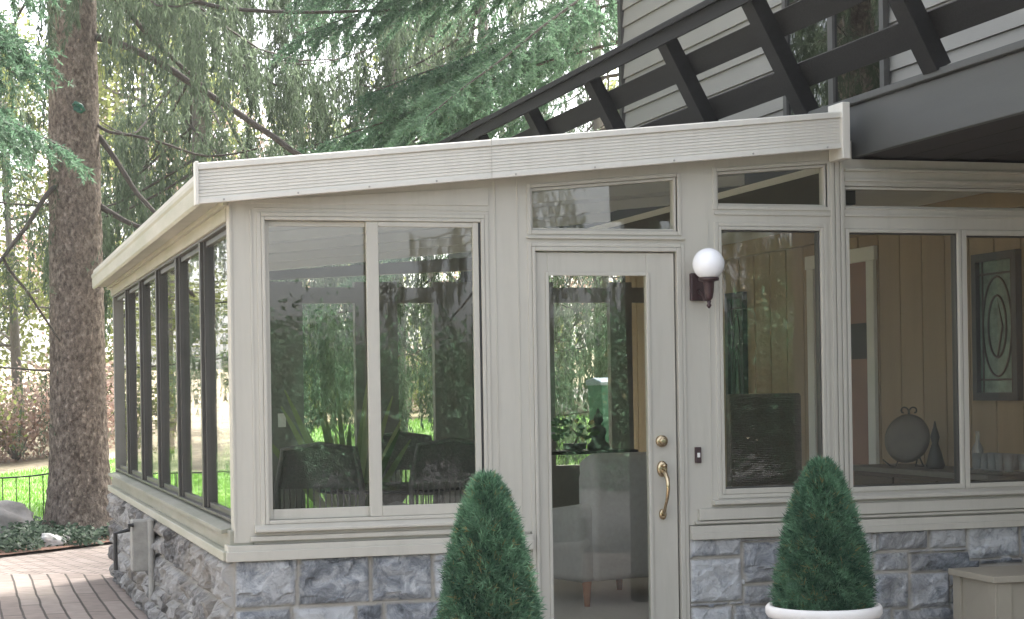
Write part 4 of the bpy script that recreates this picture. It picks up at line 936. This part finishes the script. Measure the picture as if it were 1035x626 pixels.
def spruce_parts(seed, H=11., zmin=1.2, rtrunk=.16, L0=3.2, nlimb=64, per=34, strand=(.35, 1.3), sparse_below=0, azr=None):
    rd = random.Random(seed); rg = np.random.default_rng(seed)
    tr = MB(); tr.tube([(0, 0, -.2), (0, 0, .3), (0, 0, H*.5), (.05, 0, H+1.5)], [rtrunk*1.35, rtrunk, rtrunk*.62, .02], 12)
    lim = MB(); bases = []; dirs = []; Ls = []; tin = []
    for i in range(nlimb):
        z = zmin+(H-zmin)*((i+rd.random())/nlimb)**1.05; az = rd.random()*6.283 if azr is None else rd.uniform(*azr); f_ = 1-(z-zmin)/(H+1.5-zmin)
        L = L0*(.35+.65*f_)*rd.uniform(.75, 1.15); u = np.array([math.cos(az), math.sin(az), 0.]); s_ = np.array([-u[1], u[0], 0.])
        droop = rd.uniform(.45, .95)*L*.6; curl = rd.uniform(.15, .35)
        pt = lambda t_: np.array([0, 0, z])+u*L*t_+np.array([0, 0, -droop*math.sin(t_*math.pi*.62)+curl*max(0, t_-.55)*L*.6])+s_*L*.06*math.sin(t_*5+i)
        pts = [pt(j/7) for j in range(8)]; lim.tube([tuple(p) for p in pts], [.018*(1-j/8)+.004 for j in range(8)], 5)
        dens = per if z > sparse_below else int(per*.35)
        for j in range(dens):
            t_ = .12+.88*rd.random()**.8; t_ = t_*.45+.55*(.15+.8*round(t_*4)/4.2)+rd.uniform(-.03, .03); p = pt(t_); lat = rd.uniform(-1, 1)*L*.22*math.sin(math.pi*min(1, t_*.85+.12))
            q = p+s_*lat+u*abs(lat)*.4+np.array([0, 0, -abs(lat)*.25])
            # lateral twig needles
            m_ = max(2, int(abs(lat)*26)); tt_ = np.linspace(0, 1, m_).reshape(-1, 1); bb_ = p+(q-p)*tt_
            bases.append(bb_); dd_ = np.tile((q-p)/max(np.linalg.norm(q-p), 1e-6), (m_, 1)); dirs.append(unit(dd_*.8+rg.normal(size=(m_, 3))*.45+np.array([0, 0, -.25]))); Ls.append(np.full(m_, .085)); tin.append(np.full(m_, .55+.3*rd.random()))
            # hanging strand
            SL = rd.uniform(*strand)*(.6+.4*f_); m_ = int(SL*110); tt_ = rg.random((m_, 1)); sway = u*rd.uniform(-.12, .2)+s_*rd.uniform(-.12, .12)
            bb_ = q+np.array([0, 0, -1.])*SL*tt_+sway*SL*tt_*tt_+rg.normal(size=(m_, 3))*.034*(1.25-tt_)
            bases.append(bb_); dirs.append(unit(np.array([0, 0, -1.])*1.3+rg.normal(size=(m_, 3))*.42)); Ls.append(rg.uniform(.07, .14, m_)); tin.append(np.clip(.2+.5*rd.random()+rg.normal(size=m_)*.08-.1*tt_[:, 0], 0, 1))
    b = np.concatenate(bases); d_ = np.concatenate(dirs); l = np.concatenate(Ls); t_ = np.concatenate(tin)
    return tr, lim, blades(b, d_, l, np.full(len(b), .019)*rg.uniform(.6, 1.4, len(b)), t_)
protos = {}
def make_spruce(key, label, group, **kw):
    foliage = kw.pop('fm', 'spruce'); fan = kw.pop('fan', False); root = empty('spruce_tree', (0, 0, 0)); tag(root, label, 'tree', group)
    kw.setdefault('rtrunk', .16)
    tr, lim, (P, T, V) = fan_parts(**kw) if fan else spruce_parts(**kw)
    tr.build('trunk', M['bark2'], root, smooth=True); lim.build('limbs', M['barkdead'], root); tri_mesh('foliage', P, T, M[foliage], root, tint=V)
    protos[key] = root; return root
SG = 'weeping spruces behind the sunroom'
lab = 'weeping spruce with curtains of grey-green hanging twigs behind the sunroom'
def setp(o, px, Y, rz=0, sc=1., z=None):
    c_ = onY(px, 393, Y); o.location = (c_.x, Y, float(gz_(c_.x, Y))-.05 if z is None else z); o.rotation_euler.z = rz; o.scale = (sc, sc, sc)
a = make_spruce('a', lab, SG, seed=1, H=8.3, zmin=1.6, L0=3.1, nlimb=34, per=21); setp(a, 400, 27.5, .4, 1.15)
b_ = make_spruce('b', lab, SG, seed=2, H=8.8, zmin=3.1, L0=3.4, nlimb=32, per=21, strand=(.5, 1.7)); setp(b_, 205, 24.5, 1.)
def cp(key, px, Y, rz, sc=1., label=None):
    c_ = copy_tree(protos[key]); setp(c_, px, Y, rz, sc)
    if label: c_['label'] = label
    return c_
cp('b', 495, 24.5, 2.2); cp('a', 610, 30, 3.3, 1.05); cp('a', -190, 27, 2.6, 1.0)
# near bluish spruce bough entering from the upper left, from a tree just out of frame
def side_spruce(px, Y, label, azr, seed, zmin=3.2, H=9, L0=3.0, nl=22, per=40):
    o = make_spruce('s%d' % seed, label, None, seed=seed, H=H, zmin=zmin, L0=L0, nlimb=nl, per=per, strand=(.25, .8), azr=azr, fm='spruceblue', fan=True); setp(o, px, Y); return o
side_spruce(-130, 15.5, 'blue-green spruce at the left edge whose boughs hang before the big trunk', (-.5, .9), 31, zmin=4.3, L0=1.7)
side_spruce(690, 19.6, 'blue-green spruce behind the house corner, long boughs reaching left above the railing', (2.6, 3.7), 41, zmin=4.7, H=10, L0=5.2, nl=15, per=46)
# BIG spruce with bare trunk
Yt = 21.2
tb0 = onY(79, 393, Yt).x
big = empty('spruce_tree', (tb0, Yt, 0), 'massive spruce trunk with scaly purplish bark and bare lower limbs, left of the sunroom', 'tree')
seg = []; 
rings = []; nseg = 200; nr = 64
for i in range(nseg+1):
    z = -.1+9.5*i/nseg; r_ = .325-.010*z+.14*math.exp(-max(z, 0)/.35)
    row = []
    for j in range(nr):
        an = 2*math.pi*j/nr; p = Vector((math.cos(an), math.sin(an), z))
        rr = r_*(1+.03*noise.noise(Vector((p.x*1.5, p.y*1.5, z*.6))))+.13*math.exp(-max(z, 0)/.28)*max(0, math.sin(an*3+1))**2
        q = Vector((p.x*5, p.y*5, z*7)); dd, _ = noise.voronoi(q, distance_metric='DISTANCE', exponent=2.5); rr += .034*(min(dd[1]-dd[0], .35))-.008+.010*noise.noise(q*2.3)
        row.append((rr*math.cos(an), rr*math.sin(an), z))
    rings.append(row)
k = MB(); k.add(sum(rings, []), [(i*nr+j, i*nr+(j+1) % nr, (i+1)*nr+(j+1) % nr, (i+1)*nr+j) for i in range(nseg) for j in range(nr)]); k.build('trunk', M['bark'], big, smooth=True)
def limb(pxs, Ys, r0, r1, curve=True):
    pts = [onY(px, py, Y)-Vector((tb0, Yt, 0)) for (px, py), Y in zip(pxs, Ys)]
    # catmull-rom
    out = []
    for i in range(len(pts)-1):
        p0 = pts[max(i-1, 0)]; p1 = pts[i]; p2 = pts[i+1]; p3 = pts[min(i+2, len(pts)-1)]
        for t_ in (0, .25, .5, .75): out.append(.5*((2*p1)+(p2-p0)*t_+(2*p0-5*p1+4*p2-p3)*t_**2+(3*p1-p0-3*p2+p3)*t_**3))
    out.append(pts[-1]); n_ = len(out)
    out = [p+Vector((noise.noise(p*3), 0, noise.noise(p*3+Vector((9, 0, 0)))))*.02 for p in out]
    k = MB(); k.tube(out, [r0+(r1-r0)*i/(n_-1) for i in range(n_)], 8); return k.build('limb', M['barkdead'], big, smooth=True)
limb([(88, 36), (140, 52), (205, 92), (265, 130), (305, 158), (340, 172)], [Yt, 20.8, 20.4, 20.0, 19.8, 19.7], .045, .030)
limb([(90, -30), (125, 8), (165, 50), (200, 82), (225, 112), (250, 160)], [Yt, 21, 21, 21, 21, 21], .035, .015)
limb([(92, 120), (110, 133), (160, 143), (210, 158), (260, 150)], [Yt, 21, 20.9, 20.8, 20.6], .022, .010)
limb([(92, 130), (110, 150), (135, 190), (160, 218), (190, 235)], [Yt, 21.1, 20.9, 20.7, 20.6], .040, .018)
limb([(96, 205), (115, 217), (145, 231), (190, 240)], [Yt, 21.1, 21, 20.8], .040, .018)
limb([(62, 185), (48, 197), (25, 230), (3, 262), (-30, 300)], [Yt, 20.9, 20.7, 20.6, 20.4], .030, .018)
limb([(4, 262), (12, 275), (32, 300), (60, 345)], [20.6, 20.6, 20.6, 20.7], .018, .010)
limb([(62, 148), (30, 152), (-20, 160)], [Yt, 21, 20.9], .018, .010)
limb([(62, 205), (35, 208), (-10, 202)], [Yt, 21.4, 21.5], .018, .010)
limb([(62, 375), (20, 374), (-20, 370)], [Yt, 21.4, 21.5], .014, .008)
limb([(85, -40), (200, 3), (300, 12), (420, 10)], [Yt, 20.5, 20.2, 20.0], .03, .015)
# the crown of the big spruce, hanging twigs on its high limbs
tr, lim, (P, T, V) = spruce_parts(seed=77, H=10, zmin=6.7, L0=3.6, nlimb=22, per=22, strand=(.4, 1.5))
lim.build('crown_limbs', M['barkdead'], big); 
# hanging twigs on bare limbs
TW = [(P, T, V)]
def twigs(pxs, Y, n, seed, Lr=(.3, 1.0)):
    rg = np.random.default_rng(seed); bs = []; ds = []; ls = []; ts = []
    for i in range(n):
        t_ = rg.random()*(len(pxs)-1.001); a_ = int(t_); f_ = t_-a_; px = pxs[a_][0]*(1-f_)+pxs[a_+1][0]*f_; py = pxs[a_][1]*(1-f_)+pxs[a_+1][1]*f_
        p = np.array(onY(px, py, Y)-Vector((tb0, Yt, 0)))+np.array([0, rg.normal()*.15, 0]); SL = rg.uniform(*Lr); m_ = int(SL*50); q = rg.random((m_, 1))
        bs.append(p+np.array([0, 0, -1.])*SL*q+np.array([rg.normal()*.12, rg.normal()*.1, 0])*q*q+rg.normal(size=(m_, 3))*.012); ds.append(unit(np.array([0, 0, -1.])+rg.normal(size=(m_, 3))*.5)); ls.append(rg.uniform(.05, .09, m_)); ts.append(np.full(m_, rg.uniform(.2, .9)))
    b = np.concatenate(bs); P, T, V = blades(b, np.concatenate(ds), np.concatenate(ls), np.full(len(b), .013), np.concatenate(ts)); TW.append((P, T, V))
twigs([(110, 42), (205, 92), (300, 150)], 20.6, 60, 1); twigs([(0, 262), (48, 200)], 20.7, 26, 2); twigs([(-10, 372), (60, 374)], 21.3, 14, 3, (.3, 1.0)); twigs([(0, 150), (60, 148)], 21, 22, 4); twigs([(110, 217), (180, 238)], 20.8, 12, 5)
off = 0; Ts_ = []
for P, T, V in TW: Ts_.append(T+off); off += len(P)
tri_mesh('foliage', np.concatenate([q[0] for q in TW]), np.concatenate(Ts_), M['spruce'], big, tint=np.concatenate([q[2] for q in TW]))
# green clip on the trunk
c = onY(79, 109, Yt-.33)
cl = empty('trunk_hook', (c.x, Yt-.315, c.z), 'small dark green plastic hook fixed on the big spruce trunk', 'hook')
k = MB(); k.tube([(-.05, -.0, .03), (-.03, -.05, .05), (.03, -.06, .02), (.06, -.05, -.03), (.03, -.03, -.05), (-.01, -.0, -.03)], .02, 8); k.build('hook_loop', M['greenclip'], cl, smooth=True)
k = MB(); k.box(-.05, .03, .0, .03, -.03, .04); k.build('hook_plate', M['greenclip'], cl, bevel=.006)

# deciduous woods beyond
def broadleaf(seed, H, nleaf, spread, leafm, size=.06, cl=40, zlow=.2):
    rd = random.Random(seed); rg = np.random.default_rng(seed)
    root = empty('woodland_tree', (0, 0, 0)); k = MB(); lean = (rd.uniform(-.4, .4), rd.uniform(-.4, .4)); tips = []
    k.tube([(0, 0, -.2), (lean[0]*.3, lean[1]*.3, H*.35), (lean[0], lean[1], H)], [.13, .09, .02], 8)
    br = MB()
    for i in range(26):
        t_ = rd.uniform(zlow, 1); z = H*t_; p = Vector((lean[0]*t_, lean[1]*t_, z)); a_ = rd.random()*6.28; L = spread*(1.15-t_)*rd.uniform(.5, 1.1)+.4
        e = p+Vector((math.cos(a_)*L, math.sin(a_)*L, L*rd.uniform(.1, .8))); m_ = (p+e)/2+Vector((0, 0, -.1*L)); br.tube([p, m_, e], [.035, .02, .008], 5)
        for j in range(4):
            s_ = m_.lerp(e, rd.random()); e2 = s_+Vector((rd.uniform(-1, 1), rd.uniform(-1, 1), rd.uniform(-.2, .9)))*L*.35; br.tube([s_, e2], [.01, .004], 4); tips.append(e2); tips.append(s_.lerp(e2, .5))
    k.build('trunk', M['bark2'], root, smooth=True); br.build('branches', M['bark2'], root)
    tp = np.array([tuple(t_) for t_ in tips]); idx = rg.integers(0, len(tp), nleaf); b = tp[idx]+rg.normal(size=(nleaf, 3))*np.array([.28, .28, .22])*spread/1.5
    cv = rg.random(len(tp))[idx]
    P, T, V = leaves_quads(b, unit(rg.normal(size=(nleaf, 3))+np.array([0, 0, .7])), rg.uniform(size*.6, size*1.2, nleaf), np.clip(cv*.6+.4*rg.random(nleaf), 0, 1)); tri_mesh('foliage', P, T, M[leafm], root, tint=V)
    return root
WG = 'thin broadleaf trees in the woods beyond'
t1 = broadleaf(1, 7.5, 6500, 2.2, 'spring'); tag(t1, 'slender woodland tree with pale yellow-green spring leaves', 'tree', WG)
t2 = broadleaf(2, 6.5, 5000, 2.2, 'blossom'); tag(t2, 'woodland tree with pinkish-brown budding twigs', 'tree', WG+' with budding twigs')
t3 = broadleaf(3, 8.5, 6500, 1.9, 'spring', .07, zlow=.1); tag(t3, 'slender woodland tree with pale yellow-green spring leaves', 'tree', WG)
setp(t1, 20, 38, 0); setp(t2, 250, 40, 1.); setp(t3, 120, 44, 2.)
rd = random.Random(5)
slots = [(-40, 42), (70, 50), (180, 46), (330, 50), (440, 44), (500, 52), (570, 42), (650, 48), (-110, 36), (150, 39), (-150, 45), (300, 58)]
for i, (px, Y) in enumerate(slots):
    src = (t1, t2, t3, t1, t3)[i % 5]; c_ = copy_tree(src); setp(c_, px, Y, rd.random()*6, rd.uniform(.8, 1.25))
# understory: pale bushes at the lawn edge
def bush(seed, leafm, w, h, n):
    rg = np.random.default_rng(seed); root = empty('woodland_bush', (0, 0, 0)); k = MB(); tips = []
    for i in range(16):
        a_ = rg.random()*6.28; e = Vector((math.cos(a_)*w*rg.uniform(.2, 1), math.sin(a_)*w*rg.uniform(.2, 1), h*rg.uniform(.5, 1))); k.tube([(0, 0, 0), e*.5+Vector((0, 0, .1)), e], [.02, .012, .005], 4); tips += [e, e*.75, e*.5]
    k.build('stems', M['bark2'], root); tp = np.array([tuple(t_) for t_ in tips]); ix = rg.integers(0, len(tp), n); b = tp[ix]+rg.normal(size=(n, 3))*.22*w
    b[:, 2] = np.abs(b[:, 2]); P, T, V = leaves_quads(b, unit(rg.normal(size=(n, 3))), rg.uniform(.03, .06, n), np.clip(.6*rg.random(len(tp))[ix]+.4*rg.random(n), 0, 1)); tri_mesh('foliage', P, T, M[leafm], root, tint=V); return root
u1 = bush(1, 'spring', 1.2, 1.7, 3500); tag(u1, 'low yellow-green bush at the far edge of the lawn', 'bush', 'bushes edging the woods'); setp(u1, 320, 34)
u2 = bush(2, 'blossom', 1.1, 1.4, 3000); tag(u2, 'low brownish twiggy bush at the far edge of the lawn', 'bush', 'twiggy bushes edging the woods'); setp(u2, 15, 36)
for i, px in enumerate((-60, 90, 140, 190, 240, 300, 350, 400, 430, 470, 510, 545)):
    c_ = copy_tree((u1, u2)[i % 3 == 1]); setp(c_, px+rd.uniform(-15, 15), 35+rd.uniform(-.5, 5), rd.random()*6, rd.uniform(.7, 1.2))
# hedge and spruces added out of frame to darken reflections in the glass 
hb = bush(5, 'cone', 1.3, 2.0, 16000); tag(hb, 'dark evergreen hedge shrub added behind the viewer to darken the reflections', 'shrub', 'added hedge shrubs darkening the reflections'); hb.location = (-4, -9, 0)
for i in range(10):
    c_ = copy_tree(hb); c_.location = (-2.4+1.7*i, -9+.6*math.sin(i*2.3), 0); c_.rotation_euler.z = i*1.3; c_.scale = (1, 1, rd.uniform(.9, 1.25))
for i in range(5):
    c_ = copy_tree(hb); c_.location = (-7-.4*i, -6+2.2*i, 0); c_.rotation_euler.z = i*2.1
RG = 'spruces added out of frame for reflections in the glass'  # unseen spruces put in so the glass mirrors dark trees
for i, (x, y) in enumerate(((-9, -16), (3.5, -20), (12, -24), (15, -17), (-14, 2), (-11, 14), (-8, 24), (20, -20))):
    c_ = copy_tree(protos['ab'[i % 2]]); c_.location = (x, y, 0); c_.rotation_euler.z = i*1.7; c_['group'] = RG; c_['label'] = 'spruce added out of frame for its reflection in the glass'

hz = MB(); hz.box(-60, 60, -50, 75, -1.2, 14); hm = bpy.data.materials.new('haze'); hm.use_nodes = True; hnt = hm.node_tree; hnt.nodes.clear()
ho = hnt.nodes.new('ShaderNodeOutputMaterial'); hv = hnt.nodes.new('ShaderNodeVolumePrincipled'); hv.inputs['Density'].default_value = .0006; hv.inputs['Color'].default_value = (.93, .95, .96, 1); hv.inputs['Anisotropy'].default_value = .2
hnt.links.new(hv.outputs[0], ho.inputs['Volume']); hzo = hz.build('haze', hm); tag(hzo, 'thin pale air softening the woods', 'haze', None, 'stuff')
# ================================================================= LIGHT, SKY, CAMERA
EL, AZ = R(50), R(48)        # sun elevation; sun direction measured from +Y clockwise
w = bpy.data.worlds.new('World'); S.world = w; w.use_nodes = True; nt = w.node_tree
sky = nt.nodes.new('ShaderNodeTexSky'); sky.sky_type = 'NISHITA'; sky.sun_disc = False; sky.sun_elevation = EL; sky.sun_rotation = AZ; sky.air_density = .6; sky.dust_density = 4.; sky.ozone_density = .5
hs = nt.nodes.new('ShaderNodeHueSaturation'); hs.inputs['Saturation'].default_value = .35
nt.links.new(sky.outputs[0], hs.inputs['Color']); nt.links.new(hs.outputs[0], nt.nodes['Background'].inputs['Color']); nt.nodes['Background'].inputs['Strength'].default_value = .15
sd_ = bpy.data.lights.new('sun', 'SUN'); sd_.energy = 2.8; sd_.angle = R(14); sd_.color = (1, .96, .9)
so_ = bpy.data.objects.new('sun', sd_); COL.objects.link(so_)
dirv = Vector((math.sin(AZ)*math.cos(EL), math.cos(AZ)*math.cos(EL), math.sin(EL))); so_.rotation_euler = dirv.to_track_quat('Z', 'Y').to_euler(); so_.location = (0, -5, 12)
cam = bpy.data.cameras.new('camera'); co = bpy.data.objects.new('camera', cam); COL.objects.link(co); S.camera = co
cr_ = rt*math.cos(RO)-up*math.sin(RO); cu_ = up*math.cos(RO)+rt*math.sin(RO); cb_ = -fw
co.matrix_world = Matrix(((cr_.x, cu_.x, cb_.x, 0), (cr_.y, cu_.y, cb_.y, 0), (cr_.z, cu_.z, cb_.z, EZ), (0, 0, 0, 1)))
cam.sensor_fit = 'HORIZONTAL'; cam.sensor_width = 36; cam.lens = 36*F/1035; cam.shift_y = (CY-313)/1035; cam.clip_end = 500; cam.clip_start = .1
vs_ = S.view_settings; vs_.view_transform = 'Standard'; vs_.look = 'None'; vs_.gamma = 1; vs_.exposure = 2.52; vs_.use_curve_mapping = False
S.render.engine = 'CYCLES'; S.cycles.use_denoising = True; S.cycles.transparent_max_bounces = 24; S.cycles.max_bounces = 10; S.cycles.sample_clamp_indirect = 8
